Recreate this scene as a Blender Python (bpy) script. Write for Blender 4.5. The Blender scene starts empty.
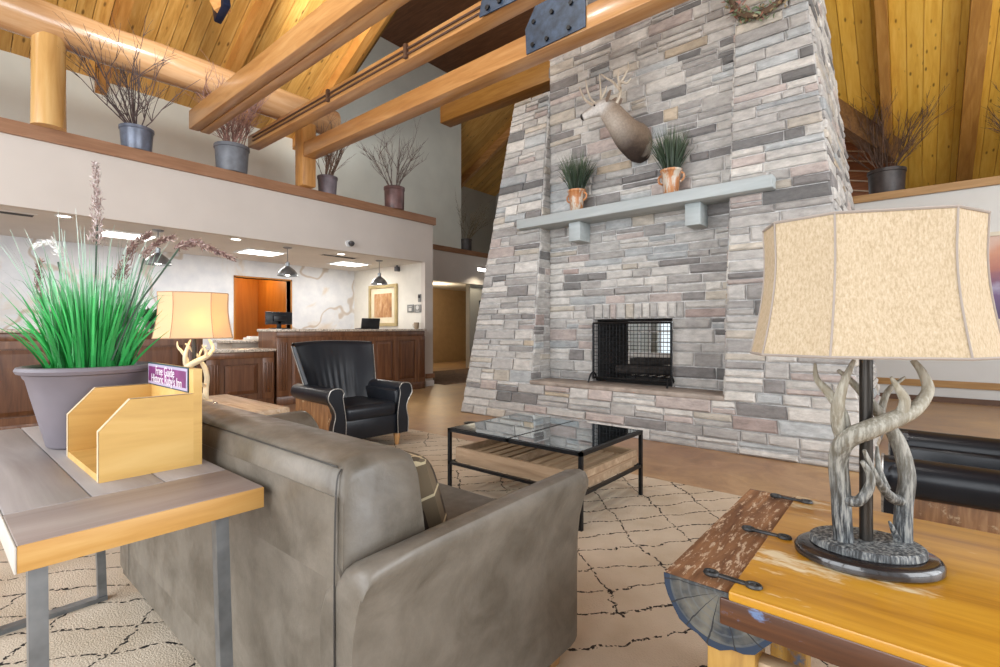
import bpy, bmesh, math, random
from mathutils import Vector, Matrix
R = random.Random(7)
PI = math.pi
SC = bpy.context.scene
COL = SC.collection

# ---------------------------------------------------------------- camera, world, light, exposure
F, CX, HY = 492.0, 500.0, 329.0          # focal length, principal x, horizon row (pixels of 1000x667)
CAMH = 1.15
YAW = math.radians(40.2)
cam_d = bpy.data.cameras.new('camera')
cam = bpy.data.objects.new('camera', cam_d); COL.objects.link(cam)
cam.location = (0, 0, CAMH)
cam.rotation_euler = (PI/2, 0, YAW)
cam_d.sensor_width = 36.0
cam_d.lens = 36.0 * F / 1000.0
cam_d.shift_y = -(333.5 - HY) / 1000.0
cam_d.clip_start = 0.02
SC.camera = cam
FW = Vector((-math.sin(YAW), math.cos(YAW), 0)); RT = Vector((math.cos(YAW), math.sin(YAW), 0))
CAMP = Vector((0, 0, CAMH))
def ray(x, y): return FW + RT * ((x - CX) / F) + Vector((0, 0, (HY - y) / F))
def atX(x, y, X): d = ray(x, y); return CAMP + d * (X / d.x)
def atY(x, y, Y): d = ray(x, y); return CAMP + d * (Y / d.y)
def atZ(x, y, Z): d = ray(x, y); return CAMP + d * ((Z - CAMH) / d.z)
def atD(x, y, t): return CAMP + ray(x, y) * t

w = bpy.data.worlds.new('sky'); SC.world = w; w.use_nodes = True
bg = w.node_tree.nodes['Background']; bg.inputs[0].default_value = (0.86, 0.93, 1.0, 1); bg.inputs[1].default_value = 1.35
SC.view_settings.view_transform = 'Standard'
SC.view_settings.look = 'None'
SC.view_settings.gamma = 1.0
SC.view_settings.use_curve_mapping = False
SC.view_settings.exposure = 0.0
try:
    SC.cycles.use_denoising = True
    SC.cycles.max_bounces = 10
    SC.cycles.diffuse_bounces = 6
    SC.cycles.transparent_max_bounces = 16
    SC.cycles.sample_clamp_indirect = 6.0
    SC.cycles.caustics_reflective = False
    SC.cycles.caustics_refractive = False
except Exception: pass

def area(name, loc, target, sx, sy, power, col=(1, 1, 1)):
    l = bpy.data.lights.new(name, 'AREA'); l.shape = 'RECTANGLE'; l.size = sx; l.size_y = sy; l.energy = power; l.color = col
    o = bpy.data.objects.new(name, l); COL.objects.link(o); o.location = loc
    o.rotation_euler = (Vector(target) - Vector(loc)).to_track_quat('-Z', 'Y').to_euler()
    return o
# daylight through the tall windows behind and to the right of the camera
area('window_daylight_rear', (-3.2, -4.3, 2.9), (-3.4, 6, 4.2), 9.0, 4.6, 720, (0.93, 0.96, 1.0))
area('window_daylight_side', (5.6, 2.6, 2.9), (-4, 4.4, 3.2), 7.0, 4.2, 560, (0.95, 0.97, 1.0))

# ---------------------------------------------------------------- materials
def nodes(m):
    m.use_nodes = True; nt = m.node_tree; b = nt.nodes['Principled BSDF']; return nt, b
def N(nt, t, **k):
    n = nt.nodes.new(t)
    for a, v in k.items(): setattr(n, a, v)
    return n
def L(nt, a, b): nt.links.new(a, b)
def ramp(nt, fac, stops):
    r = N(nt, 'ShaderNodeValToRGB'); e = r.color_ramp.elements
    while len(e) < len(stops): e.new(0.5)
    for i, (p, c) in enumerate(stops):
        e[i].position = p; e[i].color = (c[0], c[1], c[2], 1) if len(c) == 3 else c
    L(nt, fac, r.inputs[0]); return r.outputs[0]
def coords(nt, scale=(1, 1, 1), rand=True):
    tc = N(nt, 'ShaderNodeTexCoord'); mp = N(nt, 'ShaderNodeMapping'); mp.inputs['Scale'].default_value = scale
    if rand:
        oi = N(nt, 'ShaderNodeObjectInfo'); mu = N(nt, 'ShaderNodeMath', operation='MULTIPLY'); mu.inputs[1].default_value = 37.0
        L(nt, oi.outputs['Random'], mu.inputs[0]); ad = N(nt, 'ShaderNodeVectorMath', operation='ADD')
        L(nt, tc.outputs['Object'], ad.inputs[0]); L(nt, mu.outputs[0], ad.inputs[1]); L(nt, ad.outputs[0], mp.inputs[0])
    else: L(nt, tc.outputs['Object'], mp.inputs[0])
    return mp.outputs[0]
def noise(nt, vec, scale, detail=4, rough=0.55, dist=0.0):
    n = N(nt, 'ShaderNodeTexNoise'); n.inputs['Scale'].default_value = scale; n.inputs['Detail'].default_value = detail
    n.inputs['Roughness'].default_value = rough; n.inputs['Distortion'].default_value = dist
    L(nt, vec, n.inputs['Vector']); return n.outputs['Fac']
def bump(nt, b, h, strength=0.2, dist=0.01):
    n = N(nt, 'ShaderNodeBump'); n.inputs['Strength'].default_value = strength; n.inputs['Distance'].default_value = dist
    L(nt, h, n.inputs['Height']); L(nt, n.outputs[0], b.inputs['Normal'])
def mixc(nt, fac, a, b_, mode='MIX'):
    m = N(nt, 'ShaderNodeMix', data_type='RGBA', blend_type=mode)
    for s, v in ((0, fac), (6, a), (7, b_)):
        if hasattr(v, 'is_linked') or hasattr(v, 'node'): L(nt, v, m.inputs[s])
        else: m.inputs[s].default_value = v if s == 0 else (v[0], v[1], v[2], 1)
    return m.outputs[2]
def math_(nt, op, a, b_=None, c=None):
    m = N(nt, 'ShaderNodeMath', operation=op)
    for i, v in enumerate((a, b_, c)):
        if v is None: continue
        if hasattr(v, 'node'): L(nt, v, m.inputs[i])
        else: m.inputs[i].default_value = v
    return m.outputs[0]
MATS = {}
def plain(name, col, rough=0.6, metal=0.0, var=0.06, nscale=6.0, bmp=0.0, spec=0.5, coat=0.0):
    if name in MATS: return MATS[name]
    m = bpy.data.materials.new(name); nt, b = nodes(m); v = coords(nt)
    f = noise(nt, v, nscale, 3)
    lo = tuple(max(0, c * (1 - var * 2)) for c in col); hi = tuple(min(1, c * (1 + var * 2)) for c in col)
    L(nt, ramp(nt, f, [(0.3, lo), (0.7, hi)]), b.inputs['Base Color'])
    b.inputs['Roughness'].default_value = rough; b.inputs['Metallic'].default_value = metal
    b.inputs['Specular IOR Level'].default_value = spec; b.inputs['Coat Weight'].default_value = coat
    if bmp: bump(nt, b, noise(nt, v, nscale * 6, 4), bmp, 0.004)
    MATS[name] = m; return m
def wood(name, dark, mid, light, axis=0, rough=0.45, knots=0.0, scale=1.0, coat=0.0, wear=None, bmp=0.08, tint=0.25):
    if name in MATS: return MATS[name]
    m = bpy.data.materials.new(name); nt, b = nodes(m)
    ax = axis if isinstance(axis, tuple) else (axis,); s = [0.9 * scale if i in ax else 9 * scale for i in range(3)]
    v = coords(nt, tuple(s)); f = noise(nt, v, 2.2, 6, 0.6, 0.6)
    c = ramp(nt, f, [(0.28, dark), (0.5, mid), (0.72, light)])
    oi = N(nt, 'ShaderNodeObjectInfo')
    mr = N(nt, 'ShaderNodeMapRange'); mr.inputs[3].default_value = 1 - tint; mr.inputs[4].default_value = 1 + tint * 0.6
    L(nt, oi.outputs['Random'], mr.inputs[0])
    hs = N(nt, 'ShaderNodeHueSaturation'); L(nt, mr.outputs[0], hs.inputs['Value']); L(nt, c, hs.inputs['Color']); c = hs.outputs[0]
    if knots:
        s2 = [2.4 if i in ax else 6.5 for i in range(3)]
        v2 = coords(nt, tuple(s2)); vo = N(nt, 'ShaderNodeTexVoronoi'); vo.inputs['Scale'].default_value = knots; L(nt, v2, vo.inputs['Vector'])
        k = ramp(nt, vo.outputs['Distance'], [(0.0, (1, 1, 1)), (0.09, (0.8, 0.8, 0.8)), (0.17, (0, 0, 0))])
        c = mixc(nt, k, c, tuple(d * 0.28 for d in dark))
    if wear:
        wn = noise(nt, coords(nt, wear[3] if len(wear) > 3 else (1, 1, 1)), wear[1], 6, 0.7)
        c = mixc(nt, ramp(nt, wn, [(wear[2], (0, 0, 0)), (wear[2] + 0.06, (1, 1, 1))]), c, wear[0])
    L(nt, c, b.inputs['Base Color']); b.inputs['Roughness'].default_value = rough; b.inputs['Coat Weight'].default_value = coat
    b.inputs['Coat Roughness'].default_value = 0.15
    bump(nt, b, f, bmp, 0.01)
    MATS[name] = m; return m
def leather(name, dark, light, rough=0.4, nscale=3.0, spec=0.5, bmp=0.12, rv=1.0):
    if name in MATS: return MATS[name]
    m = bpy.data.materials.new(name); nt, b = nodes(m); v = coords(nt)
    f = noise(nt, v, nscale, 6, 0.65, 0.4)
    c = ramp(nt, f, [(0.3, dark), (0.68, light)])
    L(nt, c, b.inputs['Base Color'])
    g = noise(nt, v, 22, 3); L(nt, ramp(nt, g, [(0.3, (rough - .08 * rv,) * 3), (0.7, (rough + .1 * rv,) * 3)]), b.inputs['Roughness'])
    b.inputs['Specular IOR Level'].default_value = spec
    h = math_(nt, 'ADD', noise(nt, v, 140, 2), math_(nt, 'MULTIPLY', noise(nt, v, 9, 3), 2.0))
    bump(nt, b, h, bmp, 0.004)
    MATS[name] = m; return m
def glass(name, tint, refl=1.0):
    if name in MATS: return MATS[name]
    m = bpy.data.materials.new(name); m.use_nodes = True; nt = m.node_tree
    for n in list(nt.nodes):
        if n.type != 'OUTPUT_MATERIAL': nt.nodes.remove(n)
    out = nt.nodes['Material Output']; tr = N(nt, 'ShaderNodeBsdfTransparent'); tr.inputs[0].default_value = (*tint, 1)
    gl = N(nt, 'ShaderNodeBsdfGlossy'); gl.inputs['Roughness'].default_value = 0.02; gl.inputs[0].default_value = (0.9, 0.97, 1.0, 1)
    fr = N(nt, 'ShaderNodeFresnel'); fr.inputs[0].default_value = 1.5; mx = N(nt, 'ShaderNodeMixShader')
    L(nt, math_(nt, 'MULTIPLY', fr.outputs[0], refl), mx.inputs[0]); L(nt, tr.outputs[0], mx.inputs[1]); L(nt, gl.outputs[0], mx.inputs[2]); L(nt, mx.outputs[0], out.inputs[0])
    MATS[name] = m; return m
def emit(name, col, strength):
    if name in MATS: return MATS[name]
    m = bpy.data.materials.new(name); nt, b = nodes(m)
    b.inputs['Base Color'].default_value = (*col, 1); b.inputs['Emission Color'].default_value = (*col, 1); b.inputs['Emission Strength'].default_value = strength
    MATS[name] = m; return m
def attr_mat(name, rough=0.85, nscale=9.0, amt=0.35, bmp=0.5):
    if name in MATS: return MATS[name]
    m = bpy.data.materials.new(name); nt, b = nodes(m); a = N(nt, 'ShaderNodeAttribute'); a.attribute_name = 'Col'
    v = coords(nt, (1, 1, 2.2), rand=False); f = noise(nt, v, nscale, 7, 0.7)
    g = ramp(nt, f, [(0.3, (1 - amt,) * 3), (0.7, (1 + amt * .5,) * 3)])
    c = mixc(nt, 1.0, a.outputs['Color'], g, 'MULTIPLY')
    L(nt, c, b.inputs['Base Color']); b.inputs['Roughness'].default_value = rough
    bump(nt, b, noise(nt, v, nscale * 2.5, 7, 0.75), bmp, 0.02)
    MATS[name] = m; return m

# ---------------------------------------------------------------- mesh helpers
class MB:
    def __init__(s): s.v = []; s.f = []; s.c = []; s.col = None
    def add(s, vs, fs):
        o = len(s.v); s.v += [tuple(p) for p in vs]; s.f += [tuple(i + o for i in f) for f in fs]
        s.c += [s.col or (1, 1, 1)] * len(fs); return s
    def box(s, x0, x1, y0, y1, z0, z1, M=None):
        vs = [Vector((x, y, z)) for z in (z0, z1) for y in (y0, y1) for x in (x0, x1)]
        if M: vs = [M @ p for p in vs]
        return s.add(vs, [(0, 2, 3, 1), (4, 5, 7, 6), (0, 1, 5, 4), (2, 6, 7, 3), (0, 4, 6, 2), (1, 3, 7, 5)])
    def rbox(s, x0, x1, y0, y1, z0, z1, r=0.01, seg=2, M=None):
        bm = bmesh.new(); bmesh.ops.create_cube(bm, size=1)
        for q in bm.verts: q.co = Vector(((x0 + x1) / 2 + q.co.x * (x1 - x0), (y0 + y1) / 2 + q.co.y * (y1 - y0), (z0 + z1) / 2 + q.co.z * (z1 - z0)))
        bmesh.ops.bevel(bm, geom=bm.edges[:] + bm.verts[:], offset=min(r, .49 * min(x1 - x0, y1 - y0, z1 - z0)), segments=seg, profile=0.5, affect='EDGES')
        bm.verts.index_update(); vs = [q.co.copy() for q in bm.verts]
        if M: vs = [M @ p for p in vs]
        s.add(vs, [tuple(q.index for q in f.verts) for f in bm.faces]); bm.free(); return s
    def tube(s, pts, rad, n=8, caps=True):
        pts = [Vector(p) for p in pts]; k = len(pts)
        if not hasattr(rad, '__len__'): rad = [rad] * k
        vs = []; up = None
        for i in range(k):
            d = (pts[min(i + 1, k - 1)] - pts[max(i - 1, 0)]).normalized()
            if up is None: up = Vector((0, 0, 1)) if abs(d.z) < 0.9 else Vector((1, 0, 0))
            a = d.cross(up); a = a.normalized() if a.length > 1e-6 else Vector((1, 0, 0)); b = a.cross(d).normalized(); up = b
            vs += [pts[i] + (a * math.cos(2 * PI * j / n) + b * math.sin(2 * PI * j / n)) * rad[i] for j in range(n)]
        fs = [(i * n + j, i * n + (j + 1) % n, (i + 1) * n + (j + 1) % n, (i + 1) * n + j) for i in range(k - 1) for j in range(n)]
        if caps: fs += [tuple(range(n))[::-1], tuple(range((k - 1) * n, k * n))]
        return s.add(vs, fs)
    def rings(s, rs, caps=True, closed=True):
        n = len(rs[0]); vs = [p for r in rs for p in r]; m = n if closed else n - 1
        fs = [(i * n + j, i * n + (j + 1) % n, (i + 1) * n + (j + 1) % n, (i + 1) * n + j) for i in range(len(rs) - 1) for j in range(m)]
        if caps and closed: fs += [tuple(range(n))[::-1], tuple(range((len(rs) - 1) * n, len(rs) * n))]
        return s.add(vs, fs)
    def lathe(s, prof, n=24, c=(0, 0, 0), sx=1.0, sy=1.0, rot=0.0, caps=True):
        rs = []
        for r, z in prof:
            ring = []
            for j in range(n):
                x, y = r * sx * math.cos(2 * PI * j / n), r * sy * math.sin(2 * PI * j / n)
                ring.append((c[0] + x * math.cos(rot) - y * math.sin(rot), c[1] + x * math.sin(rot) + y * math.cos(rot), c[2] + z))
            rs.append(ring)
        return s.rings(rs, caps)
    def prism(s, poly, axis, a, b):
        # poly of 2D points extruded along axis (0:x with (y,z), 1:y with (x,z), 2:z with (x,y))
        def P(p, t):
            return (t, p[0], p[1]) if axis == 0 else (p[0], t, p[1]) if axis == 1 else (p[0], p[1], t)
        n = len(poly); vs = [P(p, a) for p in poly] + [P(p, b) for p in poly]
        return s.add(vs, [tuple(range(n))[::-1], tuple(range(n, 2 * n))] + [(i, (i + 1) % n, n + (i + 1) % n, n + i) for i in range(n)])
    def grid(s, fn, nu, nv):
        vs = [fn(i / nu, j / nv) for j in range(nv + 1) for i in range(nu + 1)]
        return s.add(vs, [(j * (nu + 1) + i, j * (nu + 1) + i + 1, (j + 1) * (nu + 1) + i + 1, (j + 1) * (nu + 1) + i) for j in range(nv) for i in range(nu)])
    def mesh(s, name, off=None, smooth=40, recalc=True):
        me = bpy.data.meshes.new(name)
        vs = s.v if off is None else [(p[0] - off[0], p[1] - off[1], p[2] - off[2]) for p in s.v]
        me.from_pydata(vs, [], s.f)
        if s.col is not None:
            at = me.attributes.new('Col', 'FLOAT_COLOR', 'CORNER'); k = 0
            for f, c in zip(s.f, s.c):
                for _ in f: at.data[k].color = (*c, 1); k += 1
        if getattr(s, 'vc', None):
            at = me.attributes.new('Col', 'FLOAT_COLOR', 'POINT')
            for k, c in enumerate(s.vc): at.data[k].color = (*c, 1)
        if recalc:
            bm = bmesh.new(); bm.from_mesh(me); bmesh.ops.recalc_face_normals(bm, faces=bm.faces); bm.to_mesh(me); bm.free()
        if smooth:
            for p in me.polygons: p.use_smooth = True
            try: me.set_sharp_from_angle(angle=math.radians(smooth))
            except Exception: pass
        me.update(); return me
def link(name, me, mat, parent=None):
    o = bpy.data.objects.new(name, me); COL.objects.link(o)
    if mat and not me.materials: me.materials.append(mat)
    if parent: o.parent = parent
    return o
def tag(o, label=None, cat=None, group=None, kind=None):
    if label: o['label'] = label
    if cat: o['category'] = cat
    if group: o['group'] = group
    if kind: o['kind'] = kind
    return o
def world_off(p):
    v = Vector((0, 0, 0))
    while p is not None: v = v + p.location; p = p.parent
    return v
def part(name, mb, mat, parent, smooth=40, local=False, recalc=True):
    """mesh in world coordinates unless local"""
    me = mb.mesh(name, None if local else world_off(parent), smooth, recalc)
    return link(name, me, mat, parent)
def thing(name, loc, label, cat, group=None, rz=0):
    o = bpy.data.objects.new(name, None); COL.objects.link(o); o.location = loc; o.rotation_euler = (0, 0, rz); o.empty_display_size = 0.1
    return tag(o, label, cat, group)
def solo(name, mb, mat, base, label=None, cat=None, group=None, kind=None, smooth=40):
    """one-mesh top-level object with its origin at base"""
    me = mb.mesh(name, base, smooth); o = link(name, me, mat); o.location = base
    return tag(o, label, cat, group, kind)
def struct(name, mb, mat, smooth=0): return solo(name, mb, mat, (0, 0, 0), kind='structure', smooth=smooth)
def copy_tree(o, parent=None):
    c = o.copy(); COL.objects.link(c); c.parent = parent
    for ch in o.children: copy_tree(ch, c)
    return c
def smoothpts(pts, per=5):
    P = [Vector(p) for p in pts]; out = []
    for i in range(len(P) - 1):
        a, b, c, d = P[max(i - 1, 0)], P[i], P[i + 1], P[min(i + 2, len(P) - 1)]
        for j in range(per):
            t = j / per
            out.append(0.5 * ((2 * b) + (-a + c) * t + (2 * a - 5 * b + 4 * c - d) * t * t + (-a + 3 * b - 3 * c + d) * t ** 3))
    out.append(P[-1]); return out
def lerps(vals, n):
    out = []
    for i in range(n):
        t = i / (n - 1) * (len(vals) - 1); k = min(int(t), len(vals) - 2); out.append(vals[k] + (vals[k + 1] - vals[k]) * (t - k))
    return out

# ---------------------------------------------------------------- palette
cream = plain('cream_wall_paint', (0.66, 0.67, 0.60), 0.8, var=0.03, nscale=1.5, bmp=0.03)
header_paint = plain('warm_grey_wall_paint', (0.60, 0.55, 0.50), 0.8, var=0.02, nscale=1.5)
soffit_paint = plain('white_ceiling_paint', (0.66, 0.63, 0.59), 0.85, var=0.02, nscale=2)
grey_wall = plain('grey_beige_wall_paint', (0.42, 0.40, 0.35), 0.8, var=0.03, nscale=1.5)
trim_brown = wood('brown_trim_wood', (0.22, 0.105, 0.05), (0.28, 0.14, 0.07), (0.34, 0.18, 0.10), 1, 0.5, tint=0.1)
trim_brown_x = wood('brown_trim_wood_x', (0.30, 0.16, 0.05), (0.38, 0.21, 0.07), (0.45, 0.26, 0.10), 0, 0.5, tint=0.1)
pine_y = wood('knotty_pine_left', (0.50, 0.24, 0.05), (0.66, 0.36, 0.09), (0.76, 0.47, 0.15), (0, 2), 0.45, knots=1.25, tint=0.22)
pine_r = wood('knotty_pine_right', (0.56, 0.29, 0.035), (0.66, 0.38, 0.055), (0.74, 0.46, 0.09), (1, 2), 0.45, knots=1.5, tint=0.15)
beam_x = wood('golden_glulam_x', (0.36, 0.16, 0.05), (0.49, 0.245, 0.085), (0.60, 0.34, 0.14), 0, 0.32, scale=0.7, coat=0.25, tint=0.1)
beam_y = wood('golden_timber_y', (0.42, 0.17, 0.04), (0.54, 0.25, 0.06), (0.64, 0.34, 0.10), 1, 0.38, scale=0.7, coat=0.2, tint=0.12)
log_y = wood('peeled_log_y', (0.46, 0.25, 0.11), (0.57, 0.34, 0.17), (0.65, 0.43, 0.25), 1, 0.22, scale=0.6, coat=0.7, tint=0.05)
log_z = wood('peeled_log_z', (0.50, 0.27, 0.08), (0.60, 0.35, 0.12), (0.68, 0.44, 0.18), 2, 0.25, scale=0.6, coat=0.7, tint=0.05)
dark_timber = wood('dark_timber', (0.10, 0.045, 0.015), (0.17, 0.08, 0.025), (0.24, 0.12, 0.04), 0, 0.5, tint=0.1)
steel_blue = plain('blue_black_steel', (0.030, 0.052, 0.092), 0.45, 0.25, 0.25, 12)
black_iron = plain('black_iron', (0.015, 0.016, 0.018), 0.42, 0.6, 0.2, 20)

# ---------------------------------------------------------------- floor
m = bpy.data.materials.new('stained_stone_floor'); nt, b = nodes(m); v = coords(nt, (1, 1, 1), False)
f1 = noise(nt, v, 0.35, 3); f2 = noise(nt, v, 3.6, 9, 0.72, 1.6)
c1 = ramp(nt, f2, [(0.28, (0.17, 0.085, 0.045)), (0.5, (0.29, 0.165, 0.095)), (0.72, (0.40, 0.25, 0.15))])
c2 = ramp(nt, f2, [(0.28, (0.34, 0.20, 0.085)), (0.5, (0.48, 0.31, 0.145)), (0.72, (0.58, 0.40, 0.21))])
L(nt, mixc(nt, ramp(nt, f1, [(0.42, (0, 0, 0)), (0.6, (1, 1, 1))]), c1, c2), b.inputs['Base Color'])
L(nt, ramp(nt, f2, [(0.2, (0.28,) * 3), (0.8, (0.5,) * 3)]), b.inputs['Roughness']); bump(nt, b, f2, 0.08, 0.01)
floor_mat = m
struct('floor', MB().box(-13, 6.5, -5, 14.2, -0.1, 0), floor_mat)

# ---------------------------------------------------------------- walls
XW = -10.0
mb = MB()
mb.box(XW - .15, XW, -4.5, 3.93, 0, 2.55); mb.box(XW - .15, XW, 5.02, 8.55, 0, 2.55); mb.box(XW - .15, XW, 3.93, 5.02, 2.15, 2.55)
mb.box(XW - .15, XW, 10.45, 14, 0, 2.55)
mb.box(XW - .15, XW, -4.5, 14, 2.55, 3.3); mb.box(XW - .15, XW, -4.5, 5.5, 3.3, 5.24); mb.box(XW - .15, XW, 5.5, 10.1, 3.3, 8.3)
struct('wall_left', mb, cream)
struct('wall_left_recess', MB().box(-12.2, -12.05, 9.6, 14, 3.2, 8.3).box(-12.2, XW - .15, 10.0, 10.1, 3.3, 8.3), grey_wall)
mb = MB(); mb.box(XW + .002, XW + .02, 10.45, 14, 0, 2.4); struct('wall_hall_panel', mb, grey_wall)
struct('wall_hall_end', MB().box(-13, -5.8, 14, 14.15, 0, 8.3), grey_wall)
# hall behind the left wall
hall_brown = plain('warm_brown_hall_paint', (0.42, 0.28, 0.15), 0.8, var=0.03)
struct('wall_hall_side', MB().box(-12.9, -12.75, 7.0, 14.1, 0, 2.6).box(-12.75, XW - .15, 8.45, 8.55, 0, 2.6), hall_brown)
struct('ceiling_hall', MB().box(-12.9, XW - .15, 7, 14, 2.55, 2.62), soffit_paint)
# back wall beyond the fireplace
WB = 10.4
wy = [(-6.0, -5.3), (-3.7, 6.5)]
mb = MB()
for a, c in wy: mb.box(a, c, WB, WB + .15, 0, 3.3)
mb.box(-5.3, -3.7, WB, WB + .15, 0, 0.55); mb.box(-5.3, -3.7, WB, WB + .15, 2.1, 3.3)
mb.box(-6.0, 6.5, WB + .15, 13.3, 3.2, 3.3)
struct('wall_back', mb, plain('pale_grey_wall_paint', (0.62, 0.62, 0.60), 0.8, var=0.02, nscale=1.5))
struct('wall_back_return', MB().box(-6.1, -6.0, WB, 14, 0, 8.3), grey_wall)
# window in the back wall, seen through the firebox
win = bpy.data.objects.new('window_1', None); COL.objects.link(win); win.location = (-4.5, WB, 0.55); tag(win, kind='structure')
white_frame = plain('white_window_paint', (0.75, 0.76, 0.76), 0.5, var=0.02)
mb = MB()
mb.box(-5.3, -5.22, WB + .02, WB + .12, .55, 2.1).box(-3.78, -3.7, WB + .02, WB + .12, .55, 2.1).box(-5.22, -3.78, WB + .02, WB + .12, .55, .63).box(-5.22, -3.78, WB + .02, WB + .12, 2.02, 2.1)
part('window_frame', mb, white_frame, win, 0)
mb = MB()
for k in range(1, 6): mb.box(-5.22 + k * .24 - .012, -5.22 + k * .24 + .012, WB + .05, WB + .09, .63, 2.02)
for k in range(1, 6): mb.box(-5.22, -3.78, WB + .05, WB + .09, .63 + k * .232 - .012, .63 + k * .232 + .012)
part('window_muntins', mb, white_frame, win, 0)
part('window_pane', MB().box(-5.22, -3.78, WB + .066, WB + .072, .63, 2.02), glass('clear_glass', (0.95, 0.97, 0.97)), win, 0)

# rear and right walls of the room with tall windows
for nm, hz, rng in (('wall_rear', 0, (-10, 6.0)), ('wall_right', 1, (-4.5, 10.4))):
    mb = MB(); a, c = rng
    def bx(s0, s1, z0, z1):
        if hz == 0: mb.box(s0, s1, -4.15, -4.0, z0, z1)
        else: mb.box(5.2, 5.35, s0, s1, z0, z1)
    bx(a, c, 0, 0.55); bx(a, c, 5.6, 8.3)
    k = a
    while k < c: bx(k, min(k + .22, c), 0.55, 5.6); k += 2.2
    struct(nm, mb, cream)

# front-desk alcove: header wall, side walls, ceiling
XD = -7.5
mb = MB(); mb.box(XD - .12, XD, -4.5, 6.76, 2.49, 3.26); mb.box(XD - .12, XD, 6.55, 6.76, 0, 2.49)
struct('wall_desk_header', mb, header_paint)
struct('wall_desk_side', MB().box(XW, XD - .12, 6.55, 6.76, 0, 3.26), plain('alcove_side_paint', (0.68, 0.65, 0.58), 0.8, var=0.02))
struct('ceiling_desk', MB().box(XW, XD - .12, -4.5, 6.55, 2.49, 2.56), soffit_paint)
struct('trim_1', MB().box(XW, XD + .05, -4.5, 6.80, 3.26, 3.41), trim_brown)
struct('trim_2', MB().box(XW, XW + .16, 6.8, 14, 3.28, 3.42), trim_brown)
struct('trim_3', MB().box(-1.6, 5.2, WB - .06, WB + .7, 3.30, 3.42), trim_brown_x)
struct('soffit_hall', MB().box(XW, XW + .14, 6.8, 14, 2.46, 3.28), header_paint)
# baseboards: dark base, pale strip, brown cap
for nm, bxs in (('baseboard_back', lambda z0, z1, d: MB().box(-6, 5.2, WB - d, WB, z0, z1)),
                ('baseboard_hall', lambda z0, z1, d: MB().box(XW, XW + d + .01, 10.45, 14, z0, z1))):
    o = struct(nm, bxs(0, .085, .03), plain('dark_brown_base', (0.11, 0.055, 0.03), .5))
    o2 = link('cap_rail', bxs(.235, .34, .03).mesh('cap_rail', None, 0), trim_brown_x, o)
struct('baseboard_desk', MB().box(XD, XD + .02, 6.56, 6.775, 0, .11), white_frame)
struct('trim_4', MB().box(XD, XD + .03, 6.56, 6.785, .16, .25), trim_brown)

# ---------------------------------------------------------------- mural wall behind the desk
m = bpy.data.materials.new('pale_mural_wall'); nt, b = nodes(m); v = coords(nt, (1, 1, 1), False)
f1 = noise(nt, v, 0.9, 6, .6, .8); f2 = noise(nt, v, 4.0, 6, .6)
c = ramp(nt, f2, [(0.3, (0.60, 0.62, 0.66)), (0.7, (0.74, 0.75, 0.76))])
c = mixc(nt, ramp(nt, f1, [(0.60, (0, 0, 0)), (0.68, (0.55,) * 3)]), c, (0.62, 0.48, 0.32))
wv = N(nt, 'ShaderNodeTexWave'); wv.inputs['Scale'].default_value = 0.35; wv.inputs['Distortion'].default_value = 14; wv.inputs['Detail'].default_value = 4; L(nt, v, wv.inputs['Vector'])
c = mixc(nt, ramp(nt, wv.outputs['Fac'], [(0.0, (0.6,) * 3), (0.012, (0, 0, 0))]), c, (0.42, 0.30, 0.18))
L(nt, c, b.inputs['Base Color']); b.inputs['Roughness'].default_value = .8
mb = MB(); XM = XW + .03
mb.box(XW, XM, -4.5, 3.93, 0, 2.49).box(XW, XM, 5.02, 6.55, 0, 2.49).box(XW, XM, 3.93, 5.02, 2.15, 2.49)
struct('wall_mural', mb, m)
# warm room behind the opening
amber = wood('amber_room_wall', (0.34, 0.12, 0.015), (0.42, 0.16, 0.02), (0.48, 0.20, 0.03), 2, .5, scale=.4, tint=0)
struct('wall_office', MB().box(-11.6, -11.5, 3.3, 5.6, 0, 2.5).box(-11.5, XW - .15, 3.3, 3.93, 0, 2.5).box(-11.5, XW - .15, 5.02, 5.6, 0, 2.5).box(-11.5, XW - .15, 3.93, 5.02, 2.42, 2.5), amber)
struct('trim_5', MB().box(XW - .14, XM + .01, 3.90, 3.93, 0, 2.18).box(XW - .14, XM + .01, 5.02, 5.05, 0, 2.18).box(XW - .14, XM + .01, 3.90, 5.05, 2.15, 2.18), amber)
def spot(name, loc, power, col, size=.06, cone=110, tgt=None):
    l = bpy.data.lights.new(name, 'SPOT'); l.energy = power; l.color = col; l.shadow_soft_size = size; l.spot_size = math.radians(cone); l.spot_blend = .6
    o = bpy.data.objects.new(name, l); COL.objects.link(o); o.location = loc; return o
def point(name, loc, power, col, size=.05):
    l = bpy.data.lights.new(name, 'POINT'); l.energy = power; l.color = col; l.shadow_soft_size = size
    o = bpy.data.objects.new(name, l); COL.objects.link(o); o.location = loc; return o
point('office_lamp', (-10.8, 4.5, 2.25), 22, (1, .72, .38), .1)

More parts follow.
